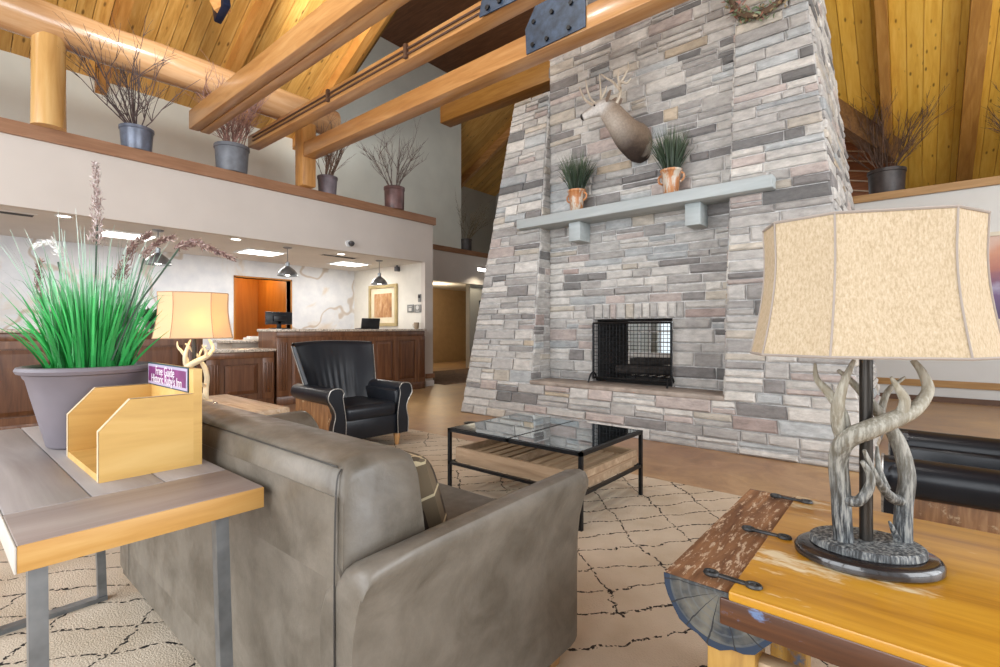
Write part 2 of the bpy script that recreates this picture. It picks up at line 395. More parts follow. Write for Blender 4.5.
# ---------------------------------------------------------------- ceilings of pine boards
SL = 0.53
def roofL(x, y): return 5.22 + SL * (x + 10.0)
def roofR(x, y): return 3.4 + SL * (13.0 - y)
ceil = bpy.data.objects.new('ceiling', None); COL.objects.link(ceil); tag(ceil, kind='structure')
backm = plain('roof_deck', (0.16, 0.08, 0.02), .8)
part('roof_deck', MB().prism([(-10.15, 5.14), (-4.7, 8.03), (-4.7, 8.2), (-10.15, 5.31)], 1, -4.5, 5.5), backm, ceil, 0)
pl = MB(); PW = 0.19
pl.prism([(-10.1, roofL(-10.1, 0) - .075), (-4.9, roofL(-4.9, 0) - .075), (-4.9, roofL(-4.9, 0) - .05), (-10.1, roofL(-10.1, 0) - .05)], 1, 0, PW - .008)
pme = pl.mesh('plank', None, 0)
y = -1.6
while y < 5.4:
    o = link('plank', pme, pine_y, ceil); o.location = (0, y, R.uniform(-.004, .004)); y += PW
for yy, lb in ((0.2, 'pine rafter crossing over the log beam before the round post'), (1.82, 'pine rafter whose tail shows under the log beam above the blue pot'), (3.40, 'pine rafter reaching down behind the thick double beam'), (5.08, 'last pine rafter where the board ceiling meets the dark upper roof')):
    o = MB(); z = roofL(-10.0, 0)
    o.prism([(-10.0, z - .30), (-4.9, roofL(-4.9, 0) - .30), (-4.9, roofL(-4.9, 0) - .07), (-10.0, z - .07)], 1, yy, yy + .15)
    solo('roof_rafter', o, wood('pine_rafter', (0.42, 0.17, 0.035), (0.54, 0.25, 0.06), (0.64, 0.33, 0.10), (0, 2), .4, tint=.08), (-7.5, yy, roofL(-7.5, 0) - .2), lb, 'rafter')
# right-hand slope
part('roof_deck', MB().prism([(13.15, roofR(0, 13.15)), (5.4, roofR(0, 5.4)), (5.4, roofR(0, 5.4) + .15), (13.15, roofR(0, 13.15) + .15)], 0, 1.2, 5.3), backm, ceil, 0)
x = -2.0
pcache = {}
while x < 3.2:
    xm = x + PW / 2
    ye = 13.1 if xm > -.3 else 9.72 + (xm + 1.22) * 1.369 + .08
    key = round(ye, 3)
    y0 = 5.4
    if key not in pcache:
        pl = MB(); pl.prism([(ye, roofR(0, ye) - .06), (y0, roofR(0, y0) - .06), (y0, roofR(0, y0) - .03), (ye, roofR(0, ye) - .03)], 0, 0, PW - .008); pl.prism([(ye, roofR(0, ye) - .03), (y0, roofR(0, y0) - .03), (y0, roofR(0, y0) - .01), (ye, roofR(0, ye) - .01)], 0, -.004, PW + .004); pcache[key] = pl.mesh('plank', None, 0)
    o = link('plank', pcache[key], pine_r, ceil); o.location = (x, 0, R.uniform(-.004, .004)); x += PW
for xx, wd, lb in ((-1.42, .16, 'amber rafter running down right against the stone chimney edge'), (-.43, .13, 'narrow amber rafter coming down behind the spiky twig pot'), (.55, .2, 'wide amber rafter over the pine boards above the burlap lamp'), (1.6, .16, 'amber rafter above the twig pot over the mountain picture')):
    ye = 13.0 if xx > -.3 else 9.72 + (xx + 1.22) * 1.369
    o = MB(); o.prism([(ye, roofR(0, ye) - .26), (5.4, roofR(0, 5.4) - .26), (5.4, roofR(0, 5.4) - .05), (ye, roofR(0, ye) - .05)], 0, xx, xx + wd)
    solo('roof_rafter', o, wood('amber_rafter', (0.30, 0.13, 0.03), (0.40, 0.19, 0.04), (0.50, 0.26, 0.07), (1, 2), .4, tint=.1), (xx, 8, 4.8), lb, 'rafter')
def bar(mb, a, c, wd, ht, up=Vector((0, 0, 1))):
    a, c = Vector(a), Vector(c); d = (c - a).normalized(); s = d.cross(up).normalized(); u = s.cross(d)
    vs = [p + s * (i * wd / 2) + u * (j * ht / 2) for p in (a, c) for i, j in ((-1, -1), (1, -1), (1, 1), (-1, 1))]
    return mb.add(vs, [(3, 2, 1, 0), (4, 5, 6, 7), (0, 1, 5, 4), (1, 2, 6, 5), (2, 3, 7, 6), (3, 0, 4, 7)])
o = MB(); bar(o, (-2.2, 8.38, 5.62), (-.30, 10.98, 4.24), .2, .40)
solo('valley_beam', o, dark_timber, (-.8, 9.0, 4.3), 'dark diagonal valley beam running down beside the stone chimney', 'beam')
# reddish slatted gable seen past the valley beam
gab = thing('slatted_gable', (-1.2, 12.4, 3.32), 'reddish slatted gable panel behind the chimney with pale battens', 'gable panel')
red_slat = wood('reddish_slat', (0.20, 0.065, 0.018), (0.30, 0.10, 0.03), (0.38, 0.15, 0.05), 0, .5)
pale_bat = plain('pale_batten', (0.62, 0.50, 0.36), .6)
for k in range(9):
    z = 3.45 + k * .2; s = MB(); bar(s, (-2.9, 12.42, z + .75), (0.9, 12.42, z - .25), .05, .175); part('slat', s, red_slat, gab, 0)
    s = MB(); bar(s, (-2.9, 12.39, z + .85), (0.9, 12.39, z - .15), .05, .022); part('batten', s, pale_bat, gab, 0)
# flat upper ceiling over the rest, its pine coloured dark to look unlit
struct('ceiling_upper', MB().box(-12.3, -4.7, 5.5, 14, 8.3, 8.4).box(-4.7, 6, -5, 14, 8.3, 8.4), wood('unlit_pine_boards', (0.12, 0.045, 0.015), (0.18, 0.07, 0.025), (0.24, 0.10, 0.04), 0, .6))
# pine boards in the recess beyond the cream wall
rc = bpy.data.objects.new('ceiling_recess', None); COL.objects.link(rc); tag(rc, kind='structure')
zz = lambda x: 6.1 + SL * (x + 12.1)
pl = MB(); pl.prism([(-12.05, zz(-12.05)), (-8.4, zz(-8.4)), (-8.4, zz(-8.4) + .03), (-12.05, zz(-12.05) + .03)], 1, 0, .23); me = pl.mesh('plank', None, 0)
for k in range(16):
    o = link('plank', me, pine_y, rc); o.location = (0, 10.15 + k * .24, 0)
o = MB(); bar(o, (-12.0, 11.9, 6.0), (-9.0, 11.9, 7.6), .14, .24); part('rafter', o, beam_x, rc, 0)
solo('timber_post', MB().box(-11.9, -11.68, 11.55, 11.75, 5.1, 6.12), beam_y, (-11.8, 11.65, 5.1), 'short hanging timber post below the far pine boards past the cream wall', 'post')

# ---------------------------------------------------------------- timber frame
def beam(name, y0, y1, z0, z1, x0, x1, label, mat=beam_x, groove=True):
    t = thing(name, (x0, (y0 + y1) / 2, z0), label, 'beam')
    if groove:
        ym = (y0 + y1) / 2
        part('beam_board', MB().rbox(x0, x1, y0, ym - .004, z0, z1, .012), mat, t); part('beam_board', MB().rbox(x0, x1, ym + .004, y1, z0, z1, .012), mat, t)
    else: part('beam_board', MB().rbox(x0, x1, y0, y1, z0, z1, .012), mat, t)
    return t
b1 = beam('timber_beam', 2.36, 2.62, 3.85, 4.10, -7.5, 3.5, 'thick golden double beam starting over the bushy red twig pot')
mb = MB().box(-7.515, -7.50, 2.38, 2.60, 3.87, 4.09)
s = part('end_plate', mb, plain('green_grey_plate', (0.16, 0.20, 0.18), .4, .6), b1)
b2 = beam('timber_beam', 3.17, 3.34, 3.85, 4.02, -7.6, 3.5, 'slim golden beam carrying two conduits along its face', groove=False)
for z in (3.90, 3.955):
    part('conduit', MB().tube([(-7.4, 3.16, z), (3.4, 3.16, z)], .011, 6), plain('brown_conduit', (0.10, 0.05, 0.03), .5), b2)
for x in (-5.35, -3.9): part('conduit_clip', MB().box(x - .02, x + .02, 3.135, 3.17, 3.86, 4.0), plain('brown_conduit', (0.10, 0.05, 0.03), .5), b2)
b3 = beam('timber_beam', 3.89, 4.10, 3.85, 4.07, -7.315, 3.5, 'golden beam with blue steel plate crossing in front of the stone chimney', groove=False)
def plate(parent, pix, Y, bolts):
    pts = [atY(x, y, Y) for x, y in pix]; mb = MB(); mb.prism([(p.x, p.z) for p in pts], 1, Y - .012, Y)
    p = part('gusset_plate', mb, steel_blue, parent, 0)
    q = MB()
    for x, y in bolts:
        c = atY(x, y, Y - .012); q.add([(c.x + .022 * math.cos(k * PI / 3), c.y - (.018 if s_ else 0), c.z + .022 * math.sin(k * PI / 3)) for s_ in (0, 1) for k in range(6)],
              [tuple(range(6)), tuple(range(6, 12))] + [(k, (k + 1) % 6, 6 + (k + 1) % 6, 6 + k) for k in range(6)])
    part('bolt_heads', q, black_iron, p, 0)
plate(b3, [(527, 55), (526, 30), (544, -12), (586, -30), (586, 27)], 3.885, [(533, 45), (547, 39), (534, 22), (552, 12), (571, 3), (569, 28)])
plate(b2, [(480, 18), (482, 2), (492, -12), (520, -22), (518, 0)], 3.145, [(488, 8), (500, 1)])
# webs rising from the plates
mb = MB(); a = atY(556, 10, 3.99); bar(mb, (a.x, 3.99, a.z), (a.x - 1.5, 3.99, a.z + 2.8), .2, .22); part('web', mb, beam_x, b3, 0)
mb = MB(); bar(mb, (a.x, 3.99, a.z), (a.x + 1.6, 3.99, a.z + 2.8), .2, .22); part('web', mb, beam_x, b3, 0)
t = thing('timber_beam', (-6.2, 5.85, 4.66), 'short dark beam ending beside the stone chimney below the golden one', 'beam')
part('beam_board', MB().rbox(-6.2, -3.2, 5.75, 6.0, 4.66, 4.95, .012), wood('shaded_glulam', (0.30, 0.13, 0.02), (0.40, 0.19, 0.035), (0.5, 0.26, 0.06), 0, .45), t)
# log plate and posts
lg = thing('log_beam', (-7.45, 1.2, 4.36), 'long round peeled log lying across the post above the plant ledge', 'log beam')
mb = MB(); pts = [(-7.45 + .015 * math.sin(k), -4.0 + k * .5, 4.585 + .01 * math.cos(2 * k)) for k in range(18)]; mb.tube(pts, [.225 + .008 * math.sin(k * 1.7) for k in range(18)], 20)
part('log', mb, log_y, lg)
mb = MB(); mb.tube([(-7.45, .95, 3.41), (-7.45, .95, 3.9), (-7.45, .95, 4.42)], [.155, .15, .148], 20)
solo('log_post', mb, log_z, (-7.45, .95, 3.41), 'round peeled log post standing on the brown plant ledge', 'post')
solo('timber_post', MB().rbox(-7.56, -7.32, 3.88, 4.11, 3.41, 4.5, .015), wood('timber_post_z', (0.34, 0.15, 0.035), (0.46, 0.22, 0.06), (0.54, 0.28, 0.09), 2, .4), (-7.44, 4.0, 3.41), 'square timber post on the plant ledge under the plated beam', 'post')
dg = thing('truss_strut', (-7.1, 2.4, 4.1), 'golden strut with dark steel shoe rising above the double beam', 'strut')
p0 = atD(222, 6, 6.6); p1 = atD(190, -60, 6.6)
mb = MB(); bar(mb, p0 + Vector((.03, 0, -.08)), p1, .16, .16); part('strut', mb, beam_x, dg, 0)
mb = MB(); mb.rbox(-.2, .16, -.05, .05, -.12, .2, .02, M=Matrix.Translation(p0) @ Matrix.Rotation(-.3, 4, 'Y')); part('steel_shoe', mb, plain('navy_steel', (0.012, 0.02, 0.05), .35, .5), dg)

# ---------------------------------------------------------------- stone fireplace
fp = thing('fireplace', (-2.52, 5.4, 0), 'massive grey stacked stone fireplace with tapered sides and a grey mantel', 'fireplace')
FZ = 4.26
def xl(z): return -4.82 + (.59 / 4.26) * z
def xr(z): return -.29 - (.48 / 4.26) * z
def yf(z): return 4.88 + .105 * z
XI0, XI1, YR = -3.66, -1.39, 5.35
OX0, OX1, OZ0, OZ1 = -3.03, -2.04, .5, 1.27
mortar = plain('pale_mortar', (0.56, 0.545, 0.53), .9, var=.15, nscale=14, bmp=.3)
def hexa(mb, x0, x1, z0, z1, yb, e=.006):
    vs = [(x0(z0), yf(z0) + e, z0), (x1(z0), yf(z0) + e, z0), (x1(z0), yb, z0), (x0(z0), yb, z0), (x0(z1), yf(z1) + e, z1), (x1(z1), yf(z1) + e, z1), (x1(z1), yb, z1), (x0(z1), yb, z1)]
    return mb.add(vs, [(3, 2, 1, 0), (4, 5, 6, 7), (0, 1, 5, 4), (1, 2, 6, 5), (2, 3, 7, 6), (3, 0, 4, 7)])
mb = MB()
hexa(mb, xl, lambda z: XI0, 0, FZ, 7.2); hexa(mb, lambda z: XI1, xr, 0, 5.2, 7.2); hexa(mb, lambda z: XI0, lambda z: XI1, 0, .47, 5.36)
mb.box(XI0, OX0, YR, 6.3, 0, 5.9).box(OX1, XI1, YR, 6.3, 0, 5.9).box(OX0, OX1, YR, 6.3, OZ1, 5.9).box(OX0, OX1, YR, 6.3, 0, .47)
part('mortar_core', mb, mortar, fp, 0)
soot = plain('sooty_firebrick', (0.02, 0.02, 0.021), .9, var=.3, nscale=20)
part('firebox_lining', MB().box(OX0, OX0 + .02, YR + .12, 6.28, .5, OZ1).box(OX1 - .02, OX1, YR + .12, 6.28, .5, OZ1).box(OX0, OX1, YR + .12, 6.28, OZ1 - .02, OZ1).box(OX0, OX1, YR + .12, 6.28, .47, .505), soot, fp, 0)
PAL = [((.60, .59, .575), 22), ((.50, .49, .48), 24), ((.66, .645, .62), 16), ((.41, .40, .395), 13), ((.27, .26, .26), 8), ((.57, .53, .47), 6), ((.53, .465, .445), 7), ((.48, .51, .53), 8), ((.44, .36, .34), 2), ((.54, .46, .36), 1)]
PAL = [(tuple(x_ * k_ for x_, k_ in zip(c, (.84, .82, .79))), n_) for c, n_ in PAL] + [((.17, .165, .16), 5)]
PALW = [c for c, n_ in PAL for _ in range(n_)]
stones = []      # (score, verts, faces, colour)
def stone(P, q, h, col, vis=True):
    """q: four (s,z) corners counter-clockwise on the face, P(s,z,d) to world"""
    cs = sum(a for a, _ in q) / 4; cz = sum(c for _, c in q) / 4
    g = .006
    def ins(a, c, k):
        dx, dz = a - cs, c - cz; l1, l2 = abs(dx) or 1, abs(dz) or 1
        return (a - math.copysign(min(k, l1 * .6), dx), c - math.copysign(min(k, l2 * .6), dz))
    j = lambda: R.uniform(-.004, .004)
    o = [ins(a, c, g) for a, c in q]; o = [(a + j(), c + j()) for a, c in o]
    i_ = [ins(a, c, .012 + R.uniform(0, .008)) for a, c in o]
    vs = [P(a, c, -.02) for a, c in o] + [P(a, c, h * .55) for a, c in o] + [P(a, c, h + R.uniform(-.005, .005)) for a, c in i_]
    fs = [(k, (k + 1) % 4, 4 + (k + 1) % 4, 4 + k) for k in range(4)] + [(4 + k, 4 + (k + 1) % 4, 8 + (k + 1) % 4, 8 + k) for k in range(4)] + [(8, 9, 10, 11)]
    c3 = Vector(P(cs, cz, 0)); d = c3 - CAMP; area_ = abs(q[1][0] - q[0][0]) * abs(q[2][1] - q[1][1])
    fwd = d.dot(FW); px = CX + F * d.dot(RT) / max(fwd, .1); py = HY - F * d.z / max(fwd, .1)
    nrm = (Vector(P(cs, cz, .1)) - c3).normalized(); face = max(0, -nrm.dot(d.normalized()))
    sc = area_ * face / max(fwd, .1) ** 2
    if not vis or not (-10 < px < 1010 and -10 < py < 677): sc = 0
    kk = R.uniform(.9, 1.1)
    stones.append((sc, vs, fs, tuple(min(1, x_ * kk) for x_ in col)))
def course(P, z0, z1, segs, wmin=.16, wmax=.52, hmin=.012, hmax=.034, vis=True, shade=None):
    z = z0
    while z < z1 - .03:
        h = R.choice((.075, .09, .10, .115, .13, .15)); 
        if z + h > z1 - .05: h = z1 - z
        for a, c in segs:
            s0b, s1b, s0t, s1t = a(z), c(z), a(z + h), c(z + h)
            if s1b - s0b < .03: continue
            cuts = [0.0]; wtot = (s1b - s0b)
            while True:
                nx = cuts[-1] + R.uniform(wmin, wmax) / wtot
                if nx > 1 - .11 / wtot: break
                cuts.append(nx)
            cuts.append(1.0)
            for u0, u1 in zip(cuts, cuts[1:]):
                lerp = lambda s0, s1, u: s0 + (s1 - s0) * u
                q = [(lerp(s0b, s1b, u0), z), (lerp(s0b, s1b, u1), z), (lerp(s0t, s1t, u1), z + h), (lerp(s0t, s1t, u0), z + h)]
                if h > .11 and R.random() < .32:
                    m_ = R.uniform(.4, .6); ml = [(q[0][0] * (1 - m_) + q[3][0] * m_, z + h * m_), (q[1][0] * (1 - m_) + q[2][0] * m_, z + h * m_)]
                    stone(P, [q[0], q[1], ml[1], ml[0]], R.uniform(hmin, hmax), R.choice(PALW), vis); stone(P, [ml[0], ml[1], q[2], q[3]], R.uniform(hmin, hmax), R.choice(PALW), vis)
                else: stone(P, q, R.uniform(hmin, hmax), R.choice(PALW), vis)
        z += h
K = lambda v_: (lambda z: v_)
Pf = lambda s, z, d: (s, yf(z) - d, z)
Pr = lambda s, z, d: (s, YR - d, z)
course(Pf, 0.0, .47, [(xl, xr)], .2, .6)
course(Pf, .47, FZ, [(xl, K(XI0))]); course(Pf, .47, 5.2, [(K(XI1), xr)])
course(Pr, .52, OZ1, [(K(XI0), K(OX0)), (K(OX1), K(XI1))])
u = OX0 - .08
while u < OX1 + .05:
    wd = R.uniform(.085, .12); stone(Pr, [(u, OZ1), (u + wd, OZ1), (u + wd, OZ1 + .18), (u, OZ1 + .18)], .03, R.choice(PALW)); u += wd
course(Pr, OZ1, OZ1 + .18, [(K(XI0), K(OX0 - .085)), (K(u + .005), K(XI1))])
course(Pr, OZ1 + .18, 5.9, [(K(XI0), K(XI1))])
course(lambda s, z, d: (XI0 + d, s, z), .52, FZ, [(yf, K(YR))], .12, .25, .008, .02)
course(lambda s, z, d: (XI1 - d, s, z), .52, FZ, [(yf, K(YR))], .12, .25, .008, .02, False)
course(lambda s, z, d: (xr(z) + d, s, z), 0, 5.2, [(yf, K(7.2))], .2, .5)
course(lambda s, z, d: (xl(z) - d, s, z), 0, FZ, [(yf, K(7.2))], .25, .6, vis=False)
course(lambda s, z, d: (XI0 - d, s, z), FZ, 5.9, [(K(YR), K(6.3))], .2, .5)
stone_mat = attr_mat('stacked_stone')
order = sorted(range(len(stones)), key=lambda i: -stones[i][0])
big = set(order[:300])
rest = MB(); rest.col = (1, 1, 1)
for i, (sc_, vs, fs, c) in enumerate(stones):
    if i in big:
        s = MB(); s.col = c; s.add(vs, fs); part('stone', s, stone_mat, fp, 0, recalc=False)
    else: rest.col = c; rest.add(vs, fs)
s = part('stone_infill', rest, stone_mat, fp, 0, recalc=False); tag(s, kind='stuff')
mant = wood('grey_painted_timber', (0.33, 0.37, 0.37), (0.40, 0.44, 0.44), (0.47, 0.51, 0.51), 0, .55, scale=.5, tint=0, bmp=.25)
ms = part('mantel_shelf', MB().rbox(-3.95, -.99, 5.0, 5.36, 2.44, 2.56, .012), mant, fp)
for x in (-3.14, -1.74): part('mantel_corbel', MB().rbox(x - .08, x + .08, 5.10, 5.36, 2.21, 2.44, .01), mant, fp)
hs = MB(); hs.rbox(XI0 - .01, XI1 + .01, 4.905, 5.38, .465, .515, .012)
part('hearth_slab', hs, plain('tan_hearth_slab', (0.30, 0.25, 0.21), .7, var=.15, nscale=8, bmp=.2), fp)

# ---------------------------------------------------------------- unseen spotlights added to brighten the chimney, the roof boards and the cream wall
for x, y, z, tg, pw, lb in ((-4.2, .2, 6.6, (-3.4, 5.3, 2.6), 230, 'added fill spotlight out of view aimed at the chimney pier by the front desk'), (-2.4, .0, 6.6, (-2.4, 5.3, 2.2), 230, 'added fill spotlight out of view aimed at the mantel'), (-.6, .2, 6.6, (-1.2, 5.2, 2.6), 230, 'added fill spotlight out of view aimed at the wreath side of the chimney'), (-4.6, 2.0, 4.9, (-9.6, 2.6, 6.0), 300, 'added fill spotlight out of view washing the pine boards over the plant ledge'), (-6.4, 3.2, 6.0, (-9.9, 8.0, 5.9), 260, 'added fill spotlight out of view washing the tall cream wall'), (.6, 3.5, 4.9, (.3, 9.4, 5.4), 300, 'added fill spotlight out of view aimed at the pine boards beside the chimney')):
    t = thing('fill_spotlight', (x, y, z), lb, 'spotlight', None)
    d = (Vector(tg) - Vector((x, y, z))).normalized(); p = Vector((x, y, z))
    part('rod', MB().tube([p + Vector((0, 0, .02)), (x, y, 8.29)], .012, 6), white_frame, t)
    part('head', MB().tube([p - d * .14, p - d * .02, p + d * .10], [.05, .065, .07], 16), white_frame, t)
    l = spot('fill_spot_beam', p + d * .13, pw, (1, .97, .92), .2, 80); l.rotation_euler = d.to_track_quat('-Z', 'Y').to_euler()

# ---------------------------------------------------------------- fire screen and grate
fs = thing('fire_screen', (-2.5, 5.26, .515), 'black iron mesh fire screen standing on the hearth before the firebox', 'fire screen')
X0, X1, YS = -2.97, -2.02, 5.26
mb = MB()
for a, c in (((X0, YS, .55), (X0, YS, 1.22)), ((X1, YS, .55), (X1, YS, 1.22)), ((X0, YS, 1.22), (X1, YS, 1.22)), ((X0, YS, .57), (X1, YS, .57))): mb.tube([a, c], .013, 6)
part('screen_frame', mb, black_iron, fs)
mb = MB(); n = 22
for k in range(1, n): x = X0 + (X1 - X0) * k / n; mb.tube([(x, YS, .57), (x, YS, 1.22)], .003, 4)
for k in range(1, 15): z = .57 + .65 * k / 15; mb.tube([(X0, YS, z), (X1, YS, z)], .003, 4)
part('wire_mesh', mb, black_iron, fs)
for x in (X0, X1):
    mb = MB(); mb.tube(smoothpts([(x, YS - .12, .520), (x, YS - .07, .60), (x, YS, .63), (x, YS + .06, .59), (x, YS + .09, .523)], 4), .011, 6); part('foot', mb, black_iron, fs)
lg = thing('fire_grate', (-2.53, 5.85, .505), 'charred logs on an iron grate inside the firebox', 'grate')
mb = MB()
for k in range(7): x = -2.85 + k * .11; mb.tube([(x, 5.62, .58), (x, 6.10, .58)], .01, 5)
for y in (5.66, 6.06): mb.tube([(-2.87, y, .575), (-2.17, y, .575)], .01, 5)
for x in (-2.8, -2.24):
    for y in (5.66, 6.06): mb.tube([(x, y, .506), (x, y, .575)], .01, 5)
part('grate_bars', mb, black_iron, lg)
char = plain('charred_bark', (0.035, 0.028, 0.024), .9, var=.35, nscale=15, bmp=.5)
for a, c, r in (((-2.9, 5.72, .64), (-2.18, 5.80, .65), .055), ((-2.86, 5.95, .645), (-2.2, 5.92, .65), .058), ((-2.75, 5.78, .74), (-2.3, 5.95, .755), .05)):
    part('log', MB().tube([a, ((a[0] + c[0]) / 2, (a[1] + c[1]) / 2 + .02, (a[2] + c[2]) / 2), c], [r, r * 1.05, r * .9], 10), char, lg)

# ---------------------------------------------------------------- deer head
dh = thing('deer_head', (-2.45, 5.33, 3.0), 'mounted deer head with branching antlers on the chimney stones above the mantel', 'deer head')
m = bpy.data.materials.new('deer_hide'); nt, b = nodes(m)
a = N(nt, 'ShaderNodeAttribute'); a.attribute_name = 'Col'; v = coords(nt, (1, 1, 1), False); f = noise(nt, v, 45, 5, .7)
L(nt, mixc(nt, 1.0, a.outputs['Color'], ramp(nt, f, [(.3, (.75,) * 3), (.7, (1.15,) * 3)]), 'MULTIPLY'), b.inputs['Base Color']); b.inputs['Roughness'].default_value = .85; bump(nt, b, f, .4, .01)
hide = m
# spine of the mount: wall -> chest -> neck -> poll -> face -> muzzle -> nose ; (x,y,z, half width, half height)
DX, DZ = .045, .035
sp = [(-2.43, 5.34, 3.23, .13, .21), (-2.45, 5.24, 3.225, .145, .225), (-2.49, 5.10, 3.275, .135, .195), (-2.54, 4.98, 3.38, .112, .15), (-2.59, 4.90, 3.475, .10, .125), (-2.64, 4.87, 3.53, .088, .10), (-2.69, 4.85, 3.54, .083, .088), (-2.75, 4.83, 3.525, .066, .070), (-2.81, 4.81, 3.505, .048, .052), (-2.865, 4.795, 3.485, .040, .043), (-2.895, 4.785, 3.475, .032, .034), (-2.905, 4.782, 3.472, .012, .014)]
P3 = [Vector((s[0] + DX, s[1], s[2] + DZ)) for s in sp]
mb = MB(); mb.col = (1, 1, 1); rs = []; NN = 36; PER = 5
fine = smoothpts(P3, PER); ws = lerps([s[3] for s in sp], len(fine)); hs_ = lerps([s[4] for s in sp], len(fine))
for i, p in enumerate(fine):
    d = (fine[min(i + 1, len(fine) - 1)] - fine[max(i - 1, 0)]).normalized(); sd = d.cross(Vector((0, 0, 1))).normalized(); u = sd.cross(d)
    rs.append([p + sd * (ws[i] * math.cos(2 * PI * k / NN)) + u * (hs_[i] * math.sin(2 * PI * k / NN)) for k in range(NN)])
mb.col = None; mb.rings(rs); mb.vc = []
def mixv(a, c, t): t = max(0, min(1, t)); return tuple(a[j] + (c[j] - a[j]) * t for j in range(3))
for i in range(len(fine)):
    for k in range(NN):
        up = math.sin(2 * PI * k / NN) + R.uniform(-.1, .1); g = i / PER
        body = mixv((.045, .028, .02), (.22, .155, .105), (up + .8) / .9); neck = mixv((.40, .34, .28), (.26, .195, .14), (up + .7) / .9); face = mixv((.62, .59, .55), (.40, .35, .30), (up - .1) / .6)
        c = mixv(body, neck, (g - 1.8) / 1.4); c = mixv(c, face, (g - 4.2) / 1.0); c = mixv(c, (.022, .02, .018), (g - 9.2) / .4)
        if g < .9 and -.75 < up < -.2 and math.cos(2 * PI * k / NN) < -.2: c = mixv(c, (.55, .48, .40), .6)
        mb.vc.append(c)
hd = part('head', mb, hide, dh, 80)
for sgn in (-1, 1):       # ears, eyes
    base = P3[5] + Vector((.03, .05 * sgn + .0, .055)); tip = base + Vector((.10, .085 * sgn, .06)); mid = (base + tip) / 2
    e = MB(); e.col = (.22, .16, .12); ax = (tip - base).normalized(); wd = ax.cross(Vector((1, 0, .3))).normalized(); th = ax.cross(wd)
    rr = []
    for t_, w_ in ((0, .022), (.25, .044), (.55, .050), (.8, .034), (1, .003)):
        c_ = base + (tip - base) * t_; rr.append([c_ + wd * (w_ * math.cos(2 * PI * k / 8)) + th * (.010 * math.sin(2 * PI * k / 8)) for k in range(8)])
    e.rings(rr); part('ear', e, hide, dh)
    ey = MB(); c_ = P3[7] + Vector((.025, .052 * sgn - .004, .03)); ey.lathe([(.001, -.014), (.01, -.010), (.014, 0), (.010, .010), (.001, .014)], 10, c_); part('eye', ey, plain('dark_glass_eye', (.01, .007, .005), .1), dh)
bone = wood('antler_bone', (.30, .24, .17), (.48, .41, .32), (.62, .56, .46), 2, .5, tint=0)
def antler_tube(mb, pts, r0, r1, n=8, per=5, mid=None):
    q = smoothpts(pts, per); rr = lerps([r0, mid if mid else (r0 * .7 + r1 * .3), r1], len(q)); mb.tube(q, rr, n)
DY = 4.88
for spec in ([[(607, 109), (600, 107), (592, 104.5), (585, 99.5), (581, 92), (579.5, 87)], [(598, 106), (591, 99), (587.5, 90), (585.5, 79)], [(603, 107.5), (601, 99), (600.5, 88), (599.5, 74)], [(601, 99), (605, 92), (606.5, 86)]],
             [[(612, 110), (617, 102), (620.5, 93), (620, 84), (624, 77), (628, 68), (628, 62)], [(620, 90), (613, 82), (606, 78), (601, 74)], [(620.5, 88), (618, 78), (619, 69)], [(622, 82), (627, 83), (631, 78)]]):
    mb = MB()
    for k, ln in enumerate(spec):
        pts = [atY(x, y, DY - .012 * i * (1 if spec[0][0][0] < 610 else -1)) for i, (x, y) in enumerate(ln)]
        antler_tube(mb, pts, .021 if k == 0 else .015, .005, 6, 4)
    part('antler', mb, bone, dh)
# ---------------------------------------------------------------- grass blades helper
def blade(mb, base, tip, bend, w, seg=5):
    base, tip, bend = Vector(base), Vector(tip), Vector(bend)
    d = (tip - base); side = d.cross(Vector((R.uniform(-1, 1), R.uniform(-1, 1), .2)))
    if side.length < 1e-4: side = Vector((1, 0, 0))
    side.normalize(); vs = []
    for i in range(seg + 1):
        t = i / seg; p = base.lerp(tip, t) + bend * (4 * t * (1 - t)); ww = w * (1 - t ** 2.2) * .5 + .0004
        vs += [p - side * ww, p + side * ww]
    mb.add(vs, [(2 * i, 2 * i + 1, 2 * i + 3, 2 * i + 2) for i in range(seg)])
def grass_mat(name, lo, hi, tip, z0, z1):
    m = bpy.data.materials.new(name); nt, b = nodes(m)
    a = N(nt, 'ShaderNodeAttribute'); a.attribute_name = 'Col'
    L(nt, a.outputs['Color'], b.inputs['Base Color']); b.inputs['Roughness'].default_value = .5
    b.inputs['Subsurface Weight'].default_value = 0.0
    return m
gm = grass_mat('grass_blades', 0, 0, 0, 0, 1)
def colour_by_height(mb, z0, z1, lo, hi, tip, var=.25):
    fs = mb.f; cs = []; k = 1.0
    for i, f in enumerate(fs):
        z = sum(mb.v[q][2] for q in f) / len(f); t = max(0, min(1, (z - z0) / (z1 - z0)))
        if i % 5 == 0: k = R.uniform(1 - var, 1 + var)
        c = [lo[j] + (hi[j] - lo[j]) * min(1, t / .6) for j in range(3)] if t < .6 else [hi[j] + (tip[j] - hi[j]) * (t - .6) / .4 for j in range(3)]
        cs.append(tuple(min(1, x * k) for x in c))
    mb.c = cs; mb.col = (1, 1, 1)

